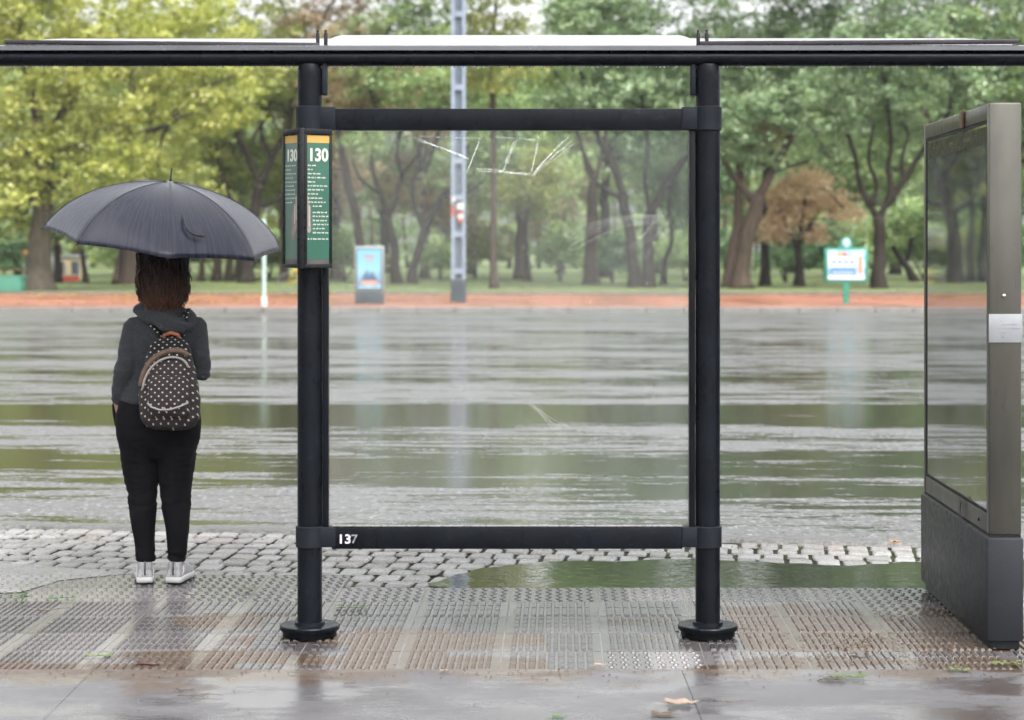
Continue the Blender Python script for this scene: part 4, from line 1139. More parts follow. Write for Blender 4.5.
for i in range(n):
    a0, b0 = i * nu, ((i + 1) % n) * nu
    fs.append((apex, a0, b0))
    for j in range(nu - 1): fs.append((a0 + j, a0 + j + 1, b0 + j + 1, b0 + j))
mb.add(vs, fs); can = mb.build('canopy', M_umb, um, smooth=True)
so_ = can.modifiers.new('Solidify', 'SOLIDIFY'); so_.thickness = .0016; so_.offset = 0
# seams stitched along each rib
for g in range(NR):
    th = 2 * math.pi * g / NR
    mb = MB(); mb.tube([U(ribp(j / 14)[0], th, ribp(j / 14)[1] - .004) for j in range(15)], [.0018] * 15, 6)
    mb.tube([U(RU, th, 0), U(RU + .012, th, -.006)], [.0028, .0022], 8)
    rb = mb.build('rib', M_rib, um, smooth=True)
    rr_, hh = ribp(.5); mb = MB(); mb.tube([U(rr_, th, hh - .006), U(.014, th, HU - .24)], .0018, 6); mb.build('stretcher', M_rib, rb, smooth=True)
mb = MB()
for g in range(NR):
    th = 2 * math.pi * g / NR; mb.tube([U(ribp(.03 + j / 14.5)[0], th, ribp(min(1, .03 + j / 14.5))[1] + .0016) for j in range(15)], .0009, 5)
mb.build('seams', M_umbk, can, smooth=True)
mb = MB(); mb.tube([U(0, 0, HU + .005), U(0, 0, HU + .010), U(0, 0, HU + .07)], [.0075, .005, .0035], 10); mb.build('ferrule', M_umbk, um, smooth=True)
mb = MB(); mb.tube([U(0, 0, HU), GR + UAX * .055], .0048, 10); mb.build('shaft', M_rib, um, smooth=True)
mb = MB(); mb.tube([U(0, 0, HU - .25), U(0, 0, HU - .22)], .012, 12); mb.build('runner', M_umbk, um, smooth=True)
hk = [GR + UAX * .06, GR + UAX * -.06]
for k in range(1, 9):
    an = math.pi * k / 8; hk.append(GR + UAX * (-.06 - .026 * math.sin(an)) + Vector((0, 1, 0)) * (.026 - .026 * math.cos(an)))
mb = MB(); mb.tube(hk, .0115, 12); mb.build('handle', M_umbk, um, smooth=True)
# closing strap lying on the cloth
mb = MB(); pts = []
for k in range(9):
    u_ = k / 8
    px = 183.5 + (0.5 * u_ + 20 * u_ ** 2.2); py = 216 + 20 * (1 - (1 - u_) ** 1.9)
    # find the point of the canopy on this ray by marching
    ex = (px - 512) / F; ez = -(py - HY) / F; best = None
    for q in range(500):
        yy_ = 9.2 + q * .0015; W_ = Vector((ex * yy_, yy_, CAMH + ez * yy_)) - Vector((PX, PYY, 0)) - UC
        r_ = math.hypot(W_.dot(xax), W_.dot(yax)); h_ = W_.dot(zax)
        if r_ > RU: continue
        a_ = math.asin(min(1, r_ / RU * math.sin(AMX))); hc_ = HU * (max(0, (math.cos(a_) - math.cos(AMX)) / (1 - math.cos(AMX)))) ** .92
        if h_ < hc_ + .004: best = W_ + UC; break
    if best is not None: pts.append(best)
if len(pts) > 2:
    mb.tube(pts, [(.0045 + .005 * (k / len(pts)) ** 3) for k in range(len(pts))], 8); mb.build('strap', M_umbk, um, smooth=True)
# ================================================================== FAR STREET FURNITURE
GAIN = .55
M_galv = simple('galvanised_steel', (.32, .38, .47), .45, .15, 4, metal=.3)
M_dkf = simple('dark_base_paint', (.07, .085, .10), .6, .2, 3)
# lattice pole
YP = 57.0
lp = empty('lattice_pole', (X(458.5, YP), YP, .1)); tag(lp, 'tall pale grey steel lattice pole with small red and white stickers beyond the road', 'pole')
mb = MB(); w2 = .155; Hh = 13.0
for s_ in (-1, 1): mb.box((s_ * w2, 0, Hh / 2), (.105, .20, Hh))
pol = mb.build('uprights', M_galv, lp)
mb = MB(); z = .9
while z < Hh:
    for y_ in (-.09, .09): mb = MB(); mb.box((0, y_, z), (.30, .012, .16)); mb.build('batten_plate', M_galv, lp)
    z += 1.05
mb = MB(); mb.box((0, 0, Hh / 2), (.20, .03, Hh - .1)); mb.build('web', simple('shadowed_web', (.16, .19, .23), .6), lp)  # darker copy of the steel; shade of the slots is painted in
mb = MB(); mb.box((0, 0, .33), (.44, .30, .66), bev=.02); mb.build('base', M_dkf, lp)
M_st1 = simple('sticker_red', (.45, .10, .07), .6, .3, 6); M_st2 = simple('sticker_white', (.65, .62, .60), .6, .2, 6)
for i, (dx_, z, w_, h_, m_) in enumerate(((-.16, 2.62, .10, .30, M_st1), (.06, 2.75, .20, .20, M_st2), (.06, 2.45, .18, .30, M_st1), (.07, 2.46, .16, .14, M_st2), (-.15, 2.95, .12, .14, M_st2))):
    mb = MB(); mb.box((dx_, -.104 - .004 * i, z), (w_, .006, h_)); mb.build('sticker', m_, lp)
# pale thin post
gp = empty('thin_post', (X(264, 53.0), 53.0, .08)); tag(gp, 'thin pale mint green post at the far kerb right of the umbrella', 'post')
M_mint = simple('mint_paint', (.50, .66, .60), .4, .1, 6)
mb = MB(); mb.lathe([(.055, 0), (.055, 2.25), (.05, 2.28)], n=14); mb.build('shaft', M_mint, gp, auto=40)
mb = MB(); mb.lathe([(.075, 0), (.075, .25), (.058, .27)], n=14); mb.build('collar', simple('white_paint', (.7, .7, .7), .4), gp, auto=40)
mb = MB(); mb.ell((0, 0, 2.30), (.065, .065, .05)); mb.build('cap', M_mint, gp, smooth=True)
# far illuminated poster stand
YA = 55.5; sA = F / YA
fa_ = empty('poster_stand', (X(369.5, YA), YA, .1)); tag(fa_, 'small street poster stand with bright blue poster and grey plinth across the road', 'poster stand')
M_lgrey = simple('light_grey_metal', (.36, .38, .39), .4, .1, 6, metal=.3)
zA = lambda py: CAMH - (py - HY) / sA - .1
W2 = 29.5 / sA
mb = MB(); mb.box((0, 0, (zA(246) + zA(291)) / 2), (W2, .22, zA(246) - zA(291)), bev=.03); mb.build('case', M_lgrey, fa_, auto=40)
mb = MB(); mb.box((0, 0, (zA(291.5) + 0) / 2), (W2 * .98, .20, zA(291.5)), bev=.02); mb.build('plinth', M_dkf, fa_, auto=40)
mb = MB(); pz0, pz1 = zA(288.5), zA(249.5); pw = W2 - .16
mb.box((0, -.112, (pz0 + pz1) / 2), (pw + .05, .006, pz1 - pz0 + .05)); mb.build('poster_border', M_frame, fa_)
t = NT('blue_poster'); v = t.obj(); x_, y_, z_ = t.sep(v)
g_ = t.math('DIVIDE', t.math('SUBTRACT', z_, pz0), pz1 - pz0)
c = t.ramp(t.math('ADD', g_, t.math('MULTIPLY', t.math('SUBTRACT', t.noise(v, 5, 3), .5), .4)), [(0, (.28, .50, .62)), (.15, (.13, .20, .30)), (.45, (.24, .46, .56)), (1, (.16, .42, .60))])
M_bp = t.finish(t.bsdf(Base_Color=c, Roughness=.25, Emission_Color=c, Emission_Strength=.12))
mb = MB(); mb.box((0, -.117, (pz0 + pz1) / 2), (pw, .006, pz1 - pz0)); po = mb.build('poster', M_bp, fa_)
M_pr = simple('poster_red', (.60, .16, .12), .4); M_pb = simple('poster_dark_blue', (.05, .10, .22), .4); M_po = simple('poster_orange', (.75, .36, .24), .4)
def PB(dx0, dx1, f0, f1, m_, k, nm): 
    mb = MB(); mb.box(((dx0 + dx1) / 2 * pw, -.121 - .001 * k, pz0 + (f0 + f1) / 2 * (pz1 - pz0)), ((dx1 - dx0) * pw, .004, (f1 - f0) * (pz1 - pz0)), bev=.0); mb.build(nm, m_, po)
PB(-.22, .22, .80, .85, M_pr, 0, 'headline'); PB(-.12, .16, .70, .73, M_pr, 1, 'headline'); PB(-.30, .32, .10, .20, M_po, 2, 'caption_block'); PB(-.34, .36, .21, .235, M_pb, 3, 'skyline')
mb = MB()
for k in range(7): mb.box((pw * (-.25 + .085 * k), -.124, pz0 + (.235 + (.10, .18, .24, .12, .20, .16, .08)[k] / 2) * (pz1 - pz0)), (pw * .075, .004, (.10, .18, .24, .12, .20, .16, .08)[k] * (pz1 - pz0)))
mb.build('skyline', M_pb, po)
# green framed board on a single post
YS = 56.0; sS = F / YS; zS = lambda py: CAMH - (py - HY) / sS - .1
sb_ = empty('park_sign', (X(846, YS), YS, .1)); tag(sb_, 'blue and white picture board in a green domed frame on a green post', 'sign')
M_sg = simple('park_sign_green', (.03, .27, .17), .4, .12, 5)
mb = MB(); mb.box((0, 0, zS(281) / 2), (.15, .10, zS(281))); mb.build('post', M_sg, sb_)
hw = 22.0 / sS
mb = MB(); mb.box((0, 0, (zS(248) + zS(283)) / 2), (2 * hw, .10, zS(248) - zS(283)), bev=.06)
poly = [(-hw * .42, zS(248.5))] + [(hw * .30 * math.cos(a), zS(246.5) + (zS(237) - zS(246.5)) * math.sin(a)) for a in [math.pi - math.pi * k / 12 for k in range(13)]] + [(hw * .42, zS(248.5))]
mb.prism(poly, 'y', -.045, .045); frs = mb.build('frame', M_sg, sb_, auto=40)
mb = MB(); mb.box((0, -.053, (zS(250.5) + zS(280)) / 2), (2 * hw - .20, .02, zS(250.5) - zS(280)), bev=.008)
t = NT('board_picture'); v = t.obj(); x_, y_, z_ = t.sep(v)
bnf = t.ramp(t.noise(t.mapping(v, (1, 1, 1.5), (4, 0, 2)), 2.2, 4), [(.35, (.66, .72, .76)), (.5, (.45, .62, .78)), (.62, (.16, .33, .62)), (.75, (.50, .66, .80))])
M_bp2 = t.finish(t.bsdf(Base_Color=bnf, Roughness=.35, Emission_Color=bnf, Emission_Strength=.12))  # faint emission brightens the print, though the board is no lamp
bo = mb.build('board', M_bp2, sb_, auto=40)
M_wh = simple('board_white', (.78, .80, .82), .4, .03); M_bl = simple('board_blue', (.08, .24, .55), .4, .15, 6); M_or = simple('board_orange', (.75, .40, .10), .4, .3, 6); M_rd = simple('board_red', (.65, .12, .12), .4, .3, 6)
def BB(x0, x1, y0, y1, m_, k, nm, ):
    mb = MB(); mb.box((((x0 + x1) / 2 - 845.5) / sS, -.066 - .001 * k, (zS(y0) + zS(y1)) / 2), ((x1 - x0) / sS, .004, abs(zS(y0) - zS(y1)))); mb.build(nm, m_, bo)
BB(827, 864, 275.5, 279.3, M_wh, 0, 'white_foot'); BB(828, 855, 257, 267, M_wh, 1, 'white_field'); BB(829, 855, 268, 275, M_bl, 2, 'blue_field'); BB(836, 845, 252, 256, M_or, 3, 'picture_patch'); BB(842, 846, 252.5, 256, M_rd, 4, 'picture_patch'); BB(857, 862, 256, 274, M_po, 3, 'picture_patch')
mb = MB()
for k, ln in enumerate((4, 6, 5, 7)): mb = MB(); mb.box(((831 + 6 * k - 845.5 + 2) / sS, -.069, zS(262)), (.11, .003, .09)); mb.build('lettering', M_bl, bo)
mb = MB()
for k in range(8): mb = MB(); mb.box(((832.5 + 2.7 * k - 845.5) / sS, -.070, zS(272.5)), (.045, .003, .06)); mb.build('lettering', M_wh, bo)
mb = MB(); mb.ell((0, -.05, zS(243.5)), (.115, .02, .14)); mb.build('crest', simple('crest_pale', (.45, .68, .74), .4), frs, smooth=True)

# bicycle with yellow frame at the lawn edge, mostly behind the shelter post
YB = 72.0; bk = empty('bicycle', (X(287.5, YB), YB, .1)); tag(bk, 'yellow framed bicycle standing on the park edge behind the left shelter post', 'bicycle')
M_tyre = simple('tyre_grey', (.22, .22, .23), .7); M_yel = simple('yellow_paint', (.60, .42, .03), .35); rW = .33
for x0 in (0, 1.02):
    n = 28; mb = MB(); mb.tube([(x0 + rW * math.cos(2 * math.pi * k / n), 0, rW + rW * math.sin(2 * math.pi * k / n)) for k in range(n + 1)], .022, 6, cap=False); wh = mb.build('wheel', M_tyre, bk, smooth=True)
    mb = MB()
    for k in range(12): mb.tube([(x0, 0, rW), (x0 + rW * math.cos(math.pi * k / 6), 0, rW + rW * math.sin(math.pi * k / 6))], .003, 4)
    mb.build('spokes', M_lgrey, wh)
mb = MB()
for a, b in (((0, rW), (.30, .88)), ((.30, .88), (.98, .80)), ((.42, .36), (.30, .88)), ((.42, .36), (.86, .70)), ((.42, .36), (0, rW)), ((.86, .90), (1.02, rW)), ((.30, .80), (.88, .82))):
    mb.tube([(a[0], 0, a[1]), (b[0], 0, b[1])], .026, 8)
mb.build('frame', M_yel, bk, smooth=True)
mb = MB(); mb.box((.27, 0, .97), (.26, .14, .06), bev=.02); mb.build('saddle', M_frame, bk, auto=40)
mb = MB(); mb.tube([(.80, -.28, 1.02), (.90, -.1, 1.0), (.90, .1, 1.0), (.80, .28, 1.02)], .014, 6); mb.tube([(.87, 0, .88), (.90, 0, 1.0)], .014, 6); mb.build('handlebar', M_frame, bk, smooth=True)

# things at far left
YG = 71.0; gb = empty('green_box', (X(-4, YG), YG, .1)); tag(gb, 'low green slatted box at the foot of the big left trunk', 'box')
M_gb = simple('bin_green', (.07, .30, .20), .5, .15, 5)
mb = MB(); mb.box((0, 0, .27), (1.95, .8, .50), bev=.04); mb.build('box_body', M_gb, gb, auto=40)
mb = MB(); mb.box((0, 0, .545), (2.02, .86, .05), bev=.01); mb.build('lid', simple('bin_green_lid', (.10, .36, .25), .4), gb, auto=40)
mb = MB()
for k in range(4): mb.box((0, -.41, .10 + .11 * k), (1.9, .02, .05))
mb.build('slats', simple('bin_green_slat', (.12, .38, .28), .5), gb)
YR = 95.0; zR = lambda py, Y=YR: CAMH - (py - HY) * Y / F - .1
M_redb = simple('banner_red', (.55, .06, .04), .5, .1, 2)
for i, (xa, xb, lab) in enumerate(((-60, 24, 'red banner fence with white lettering left of the big lime green tree'), (53, 79, 'short red banner fence right of the big lime green tree'))):
    rf = empty('banner_fence', (X((xa + xb) / 2, YR), YR, .1)); tag(rf, lab, 'fence', 'red banner fences of the playground')
    wv = (xb - xa) * YR / F
    mb = MB(); mb.box((0, 0, (zR(276) + zR(283.5)) / 2), (wv, .03, zR(276) - zR(283.5))); bn_ = mb.build('banner', M_redb, rf)
    for k in range(3): mb = MB(); mb.box((wv * (-.5 + .5 * k), .04, .45), (.06, .06, .9)); mb.build('post', M_lgrey, rf)
    if i == 0:
        mb = MB(); rng = random.Random(1); xx = wv * .5 - .9
        for k in range(7): mb.box((xx - k * .20, -.03, zR(278.3)), (.13, .02, .17))
        mb.build('lettering', M_wh, bn_)
tn = empty('white_tent', (X(2, 105), 105, .1)); tag(tn, 'white peaked canopy tent behind the playground at the far left', 'tent')
mb = MB(); z_e, z_p = 1.6 - (262 - 250) * 105 / F - .1 + .9, 1.6 + .3 + .5
w_ = 1.6
mb.add([(-w_, -w_, 1.05), (w_, -w_, 1.35), (w_, w_, 1.35), (-w_, w_, 1.05), (.35 * w_, 0, 1.75)], [(0, 1, 4), (1, 2, 4), (2, 3, 4), (3, 0, 4), (3, 2, 1, 0)])
mb.build('canopy', simple('tent_white', (.72, .74, .80), .6, .05), tn)
for sx_ in (-1, 1):
    for sy_ in (-1, 1): mb = MB(); mb.box((sx_ * w_ * .92, sy_ * w_ * .92, .55), (.06, .06, 1.12)); mb.build('leg', M_lgrey, tn)
ps = empty('play_structure', (X(8, 98), 98, .1)); tag(ps, 'yellow and orange play structure behind the red banner fence', 'play structure')
M_ply = simple('play_yellow', (.62, .42, .08), .5, .2, 2); M_plo = simple('play_orange', (.55, .22, .08), .5, .2, 2)
for dx_, h_ in ((-.9, 1.0), (-.2, 1.25), (.7, 1.15), (1.2, .9)): mb = MB(); mb.box((dx_, 0, h_ / 2), (.10, .10, h_)); mb.build('post', M_ply, ps)
mb = MB(); mb.box((.1, 0, .55), (2.5, .8, .10), bev=.02); mb.build('deck', M_plo, ps)
mb = MB(); mb.tube([(-1.3, -.2, .1), (-1.0, -.2, .35), (-.6, -.2, .75), (-.3, -.2, .95)], (.22), 8); mb.build('slide', M_ply, ps, smooth=True)
mb = MB(); mb.add([(.3, -.5, 1.15), (1.4, -.5, 1.15), (1.4, .5, 1.15), (.3, .5, 1.15), (.85, 0, 1.55)], [(0, 1, 4), (1, 2, 4), (2, 3, 4), (3, 0, 4), (3, 2, 1, 0)]); mb.build('roof', M_plo, ps)
# pale kiosk and a pale building glimpsed through the trees
def hut(px, Y, w_, h_, lab, mat, cols, name='kiosk'):
    h = empty(name, (X(px, Y), Y, .1)); tag(h, lab, name.replace('_', ' '))
    mb = MB(); mb.box((0, 0, h_ / 2), (w_, w_ * .7, h_), bev=.02); wl = mb.build('wall', mat, h, auto=40)
    mb = MB(); mb.box((0, 0, h_ + .08), (w_ * 1.12, w_ * .82, .16), bev=.02); mb.build('roof', M_lgrey, h, auto=40)
    for k in range(cols):
        mb = MB(); mb.box((w_ * (-.5 + (k + .5) / cols), -w_ * .35 - .01, h_ * .52), (w_ / cols * .5, .05, h_ * .62)); f_ = mb.build('window', M_dkf, wl)
        mb = MB(); mb.box((w_ * (-.5 + (k + .5) / cols), -w_ * .35 - .03, h_ * .20), (w_ / cols * .6, .04, .06)); mb.build('sill', M_lgrey, f_)
M_pale = simple('pale_render', (.55, .54, .52), .7, .08, 1)
hut(70, 104, 1.5, 1.1, 'small pale kiosk with yellow side behind the short red banner', simple('kiosk_cream', (.60, .50, .30), .7, .2, 2), 2)
hut(812, 190, 5.5, 3.4, 'pale house glimpsed between trunks behind the dead brown tree', M_pale, 4, 'house')
hut(20, 230, 30, 3.6, 'long pale building far behind the playground on the left', M_pale, 12, 'long_building')
hut(930, 210, 9, 3.8, 'pale house far behind the trunks right of the green framed board', M_pale, 5, 'house')

# ================================================================== TREES
def leafmat(name, c0, c1, c2, trans=.35):
    t = NT(name)
    at_ = t.node('ShaderNodeAttribute', attribute_name='tint')
    c = t.ramp(at_.outputs['Fac'], [(0, c0), (.5, c1), (1, c2)])
    d = t.node('ShaderNodeBsdfDiffuse', Color=c); tl = t.node('ShaderNodeBsdfTranslucent', Color=t.mix(.5, c, (.9, 1, .3), 'MULTIPLY'))
    g = t.node('ShaderNodeBsdfGlossy', Roughness=.45, Color=(.6, .6, .6))
    m1 = t.node('ShaderNodeMixShader'); t.set(m1.inputs[0], trans); t.l.new(d.outputs[0], m1.inputs[1]); t.l.new(tl.outputs[0], m1.inputs[2])
    m2 = t.node('ShaderNodeMixShader'); t.set(m2.inputs[0], .05); t.l.new(m1.outputs[0], m2.inputs[1]); t.l.new(g.outputs[0], m2.inputs[2])
    return t.finish(m2)
LM = {
 'lime': leafmat('lime_leaves', (.15, .185, .045), (.34, .37, .085), (.54, .53, .17), .42),
 'yell': leafmat('yellow_green_leaves', (.15, .18, .05), (.28, .32, .09), (.46, .42, .16), .4),
 'cool': leafmat('cool_green_leaves', (.09, .155, .08), (.23, .33, .18), (.42, .52, .32), .4),
 'mid': leafmat('mid_green_leaves', (.08, .135, .05), (.20, .29, .11), (.40, .47, .21), .4),
 'dark': leafmat('dark_green_leaves', (.05, .10, .04), (.08, .15, .06), (.13, .21, .09), .35),
 'rust': leafmat('russet_leaves', (.24, .15, .09), (.36, .25, .16), (.30, .31, .14), .35),
 'dead': leafmat('dead_leaves', (.50, .33, .22), (.68, .49, .35), (.82, .64, .48), .4),
}
def barkmat(name, c0, c1):
    t = NT(name); v = t.obj(); n = t.noise(t.mapping(v, (3, 3, .5)), 3, 6, .7)
    return t.finish(t.bsdf(Base_Color=t.ramp(n, [(.3, c0), (.7, c1)]), Roughness=.8, Specular_IOR_Level=.08, Normal=t.bump(n, .8, .06)))
BM = {'grey': barkmat('grey_bark', (.07, .06, .045), (.19, .165, .125)), 'dark': barkmat('dark_wet_bark', (.022, .018, .014), (.065, .052, .042)), 'brown': barkmat('brown_bark', (.05, .037, .028), (.13, .095, .072)), 'pink': barkmat('pinkish_bark', (.14, .095, .075), (.27, .20, .165))}

def leaf_mesh(name, blobs, nclus, per, leaf, seed, mat, cs=.42, asp=.45, bias=2.4):
    """blobs: (cx,cy,cz,rx,ry,rz) local metres -> one crown mesh of leaf-sized faces gathered in sprays"""
    rg = np.random.default_rng(seed)
    B = np.array(blobs, float); wgt = (B[:, 3] * B[:, 4] * B[:, 5]) ** .75; wgt /= wgt.sum()
    bi = rg.choice(len(B), nclus, p=wgt)
    d = rg.normal(size=(nclus, 3)); d /= np.linalg.norm(d, axis=1)[:, None]
    rad = rg.random(nclus) ** (1 / bias)
    cen = B[bi, :3] + d * B[bi, 3:6] * rad[:, None]
    cen = cen[cen[:, 2] > .9] if (cen[:, 2] > .9).any() else cen
    nclus = len(cen)
    ctint = rg.random(nclus); csz = cs * (.6 + .8 * rg.random(nclus))
    k = np.repeat(np.arange(nclus), per); n = len(k)
    off = rg.normal(size=(n, 3)); off /= np.maximum(1, np.linalg.norm(off, axis=1) / 1.9)[:, None]
    p = cen[k] + off * csz[k][:, None] * np.array([.62, .62, .30])
    p[:, 2] -= .25 * (off[:, 0] ** 2 + off[:, 1] ** 2) * csz[k] * .5
    u = rg.normal(size=(n, 3)); u[:, 2] *= .6; u /= np.linalg.norm(u, axis=1)[:, None]
    r2 = rg.normal(size=(n, 3)); r2[:, 2] += .8
    vv = np.cross(u, r2); vv /= np.linalg.norm(vv, axis=1)[:, None]
    a = (leaf * (.6 + .8 * rg.random(n)))[:, None] * .5; b = a * asp
    V = np.stack([p + u * a, p + vv * b, p - u * a, p - vv * b], 1).reshape(-1, 3)
    me = bpy.data.meshes.new(name)
    me.vertices.add(4 * n); me.vertices.foreach_set('co', V.ravel().astype(np.float32))
    me.loops.add(4 * n); me.loops.foreach_set('vertex_index', np.arange(4 * n, dtype=np.int32))
    me.polygons.add(n); me.polygons.foreach_set('loop_start', (np.arange(n) * 4).astype(np.int32))
    me.update(calc_edges=True)
    at_ = me.attributes.new('tint', 'FLOAT', 'FACE')
    at_.data.foreach_set('value', np.clip(ctint[k] * .65 + rg.random(n) * .35, 0, 1).astype(np.float32))
    me.materials.append(mat)
    return me, cen

def trunk_mesh(mb, limbs, cen, seed, frac=.3):
    """limbs: list of (pts, r0, r1) in local metres; thin branches then reach out to the leaf sprays"""
    rng = random.Random(seed); nodes = []
    for pts, r0, r1 in limbs:
        pts = [Vector(p) for p in pts]; dense = []
        for i in range(len(pts) - 1):
            a, b = pts[i], pts[i + 1]; p0 = pts[max(i - 1, 0)]; p3 = pts[min(i + 2, len(pts) - 1)]
            for k in range(5):
                u = k / 5
                q = .5 * ((2 * a) + (b - p0) * u + (2 * p0 - 5 * a + 4 * b - p3) * u * u + (3 * a - p0 - 3 * b + p3) * u ** 3)
                q += Vector((mnoise.noise(q * .9 + Vector((seed, 0, 0))), mnoise.noise(q * .9 + Vector((0, seed, 3))), 0)) * r0 * .5
                dense.append(q)
        dense.append(pts[-1]); n = len(dense)
        rad = [r0 + (r1 - r0) * (i / (n - 1)) ** .8 for i in range(n)]
        if dense[0].z < .2: 
            for i in range(n):
                hh = dense[i].z
                if hh < 1.2: rad[i] *= 1 + .45 * (1 - max(0, hh) / 1.2) ** 2.2
        mb.tube(dense, rad, 12)
        nodes += [(d, r) for d, r in zip(dense, rad) if d.z > 1.8]
    if not nodes: return
    NP = np.array([tuple(d) for d, r in nodes])
    for c in cen:
        if rng.random() > frac: continue
        cz = np.array([0, 0, .8 * 0]); dd = np.linalg.norm(NP - c, axis=1) + np.maximum(0, NP[:, 2] - c[2] + .2) * 1.2
        i = int(dd.argmin()); s0 = Vector(NP[i]); e = Vector(c); r = min(nodes[i][1] * .6, .018 + .014 * (e - s0).length)
        m_ = s0.lerp(e, .5) + Vector((rng.uniform(-.3, .3), rng.uniform(-.3, .3), rng.uniform(.0, .45)))
        mb.tube([s0, s0.lerp(m_, .55) + Vector((0, 0, .1)), m_, m_.lerp(e, .6), e], [r, r * .85, r * .62, r * .4, r * .2], 4, cap=False)
        if rng.random() < .35:
            NP = np.vstack([NP, tuple(m_)]); nodes.append((m_, r * .6))

def tree(name, label, base, wpx, limbs, blobs, leaf='mid', bark='brown', seed=1, nclus=380, per=46, lsize=.20, group=None, cs=.45, frac=.3, dmul=1.0):
    """measured from the photograph at the tree's own distance, then built in metres with real depth"""
    Y = ground_y(base[1]); s = F / Y; rg = random.Random(seed)
    root = empty(name, (X(base[0], Y), Y, .10)); tag(root, label, 'tree', group)
    def P(px, py, dy=0): return Vector(((px - base[0]) / s, dy, CAMH - .10 - (py - HY) / s))
    ll = []
    for i, L_ in enumerate(limbs):
        pts, w0, w1 = L_; q = []
        dyd = rg.uniform(-1, 1) * 1.2
        for j, p in enumerate(pts):
            dy = 0 if i == 0 else dyd * j / max(1, len(pts) - 1)
            v_ = P(p[0], p[1], dy)
            if i == 0 and j == 0: v_.z = -.05
            q.append(v_)
        ll.append((q, w0 / s / 2, w1 / s / 2))
    bl = []
    for (px, py, rx, ry) in blobs:
        c = P(px, py, rg.uniform(-1, 1) * 1.4); bl.append((c.x, c.y, c.z, rx / s, max(1.4, min(rx / s, 3.6)) * dmul, ry / s))
    # a limb towards every blob so that the crown hangs on wood
    ends = [(q[-1], r1) for q, r0, r1 in ll]
    for b in bl:
        c = Vector(b[:3]); e, r1 = min(ends, key=lambda t_: (t_[0] - c).length)
        if (e - c).length > .8: ll.append(([e, e.lerp(c, .5) + Vector((0, 0, .3)), c], max(.04, r1 * .8), .03))
    me, cen = leaf_mesh('crown', bl, nclus, per, lsize, seed, LM[leaf], cs)
    cr = bpy.data.objects.new('crown', me); COL.objects.link(cr); cr.parent = root
    mb = MB(); trunk_mesh(mb, ll, cen, seed, frac); mb.build('trunk', BM[bark], root, smooth=True)
    return root

# big lime green plane tree
tree('plane_tree', 'big lime green tree with a thick grey trunk at the far left', (39, 293), 27,
     [([(39, 293), (39, 262), (40, 235), (42, 200), (45, 160)], 27, 20), ([(45, 160), (38, 120), (25, 70), (20, 20)], 15, 7), ([(45, 160), (62, 120), (80, 80), (100, 30), (110, -20)], 15, 6), ([(42, 195), (80, 160), (120, 140), (165, 125)], 10, 5), ([(40, 200), (5, 165), (-30, 150)], 10, 5)],
     [(25, 60, 80, 62), (110, 70, 80, 60), (185, 100, 62, 52), (95, 150, 70, 48), (15, 165, 60, 60), (150, 168, 48, 36), (60, 0, 110, 50), (180, 20, 80, 50), (235, 75, 45, 48), (-60, 110, 60, 110), (60, -70, 120, 50), (20, 222, 36, 22)], 'lime', 'grey', 3, 1050, 52, .21, cs=.5)
G1 = 'trees along the park edge'
tree('gnarled_tree', 'dark gnarled tree with twisting limbs just left of the green route sign', (246, 285), 13,
     [([(246, 285), (247, 250), (252, 215), (262, 185)], 14, 10), ([(262, 185), (250, 160), (236, 135), (240, 105), (225, 80)], 7, 4), ([(262, 185), (272, 155), (288, 125), (292, 95), (305, 70)], 8, 4), ([(256, 205), (275, 200), (292, 180), (300, 160)], 6, 3), ([(252, 215), (232, 200), (222, 180), (215, 150)], 6, 3), ([(272, 158), (260, 130), (268, 100)], 5, 3)],
     [(240, 70, 62, 42), (285, 60, 50, 40), (250, 15, 70, 40), (215, 130, 38, 26), (290, 120, 24, 20), (260, -50, 80, 50)], 'yell', 'dark', 5, 420, 46, .20, G1)
tree('leaning_tree', 'brown leaning tree with russet crown right behind the blue poster stand', (362, 285), 10,
     [([(362, 285), (360, 245), (352, 200), (343, 150), (333, 110)], 10, 7), ([(343, 150), (360, 110), (372, 70)], 5, 3), ([(333, 110), (318, 80), (312, 40)], 5, 3)],
     [(332, 92, 34, 30), (352, 52, 40, 30), (315, 30, 42, 36), (370, 100, 22, 20), (350, -20, 60, 40)], 'rust', 'brown', 6, 300, 42, .19, G1)
tree('forked_tree', 'dark forked tree with thin crooked limbs right of the blue poster stand', (397, 286), 9,
     [([(397, 286), (394, 250), (389, 218)], 10, 8), ([(389, 218), (379, 190), (372, 160), (380, 125), (372, 95)], 6, 3), ([(389, 218), (396, 195), (402, 175), (396, 150), (405, 120)], 6, 3), ([(402, 175), (418, 155), (428, 125)], 4, 2), ([(381, 195), (362, 180), (352, 160)], 4, 2)],
     [(385, 82, 44, 28), (430, 92, 34, 24), (400, 30, 60, 36), (366, 140, 20, 16), (410, -30, 60, 40)], 'mid', 'dark', 7, 330, 42, .19, G1, frac=.45)
tree('spreading_tree', 'dark spreading tree with arching limbs left of the lattice pole', (412, 286), 9,
     [([(412, 286), (417, 255), (423, 228)], 10, 7), ([(423, 228), (440, 200), (456, 178), (468, 140), (474, 105)], 7, 3), ([(423, 228), (412, 195), (420, 165), (438, 140), (440, 110)], 6, 3), ([(440, 200), (462, 195), (484, 180)], 4, 2)],
     [(455, 88, 46, 28), (490, 60, 45, 32), (440, 30, 50, 34), (480, 130, 26, 16), (470, -30, 70, 40)], 'mid', 'dark', 8, 330, 42, .19, G1, frac=.45)
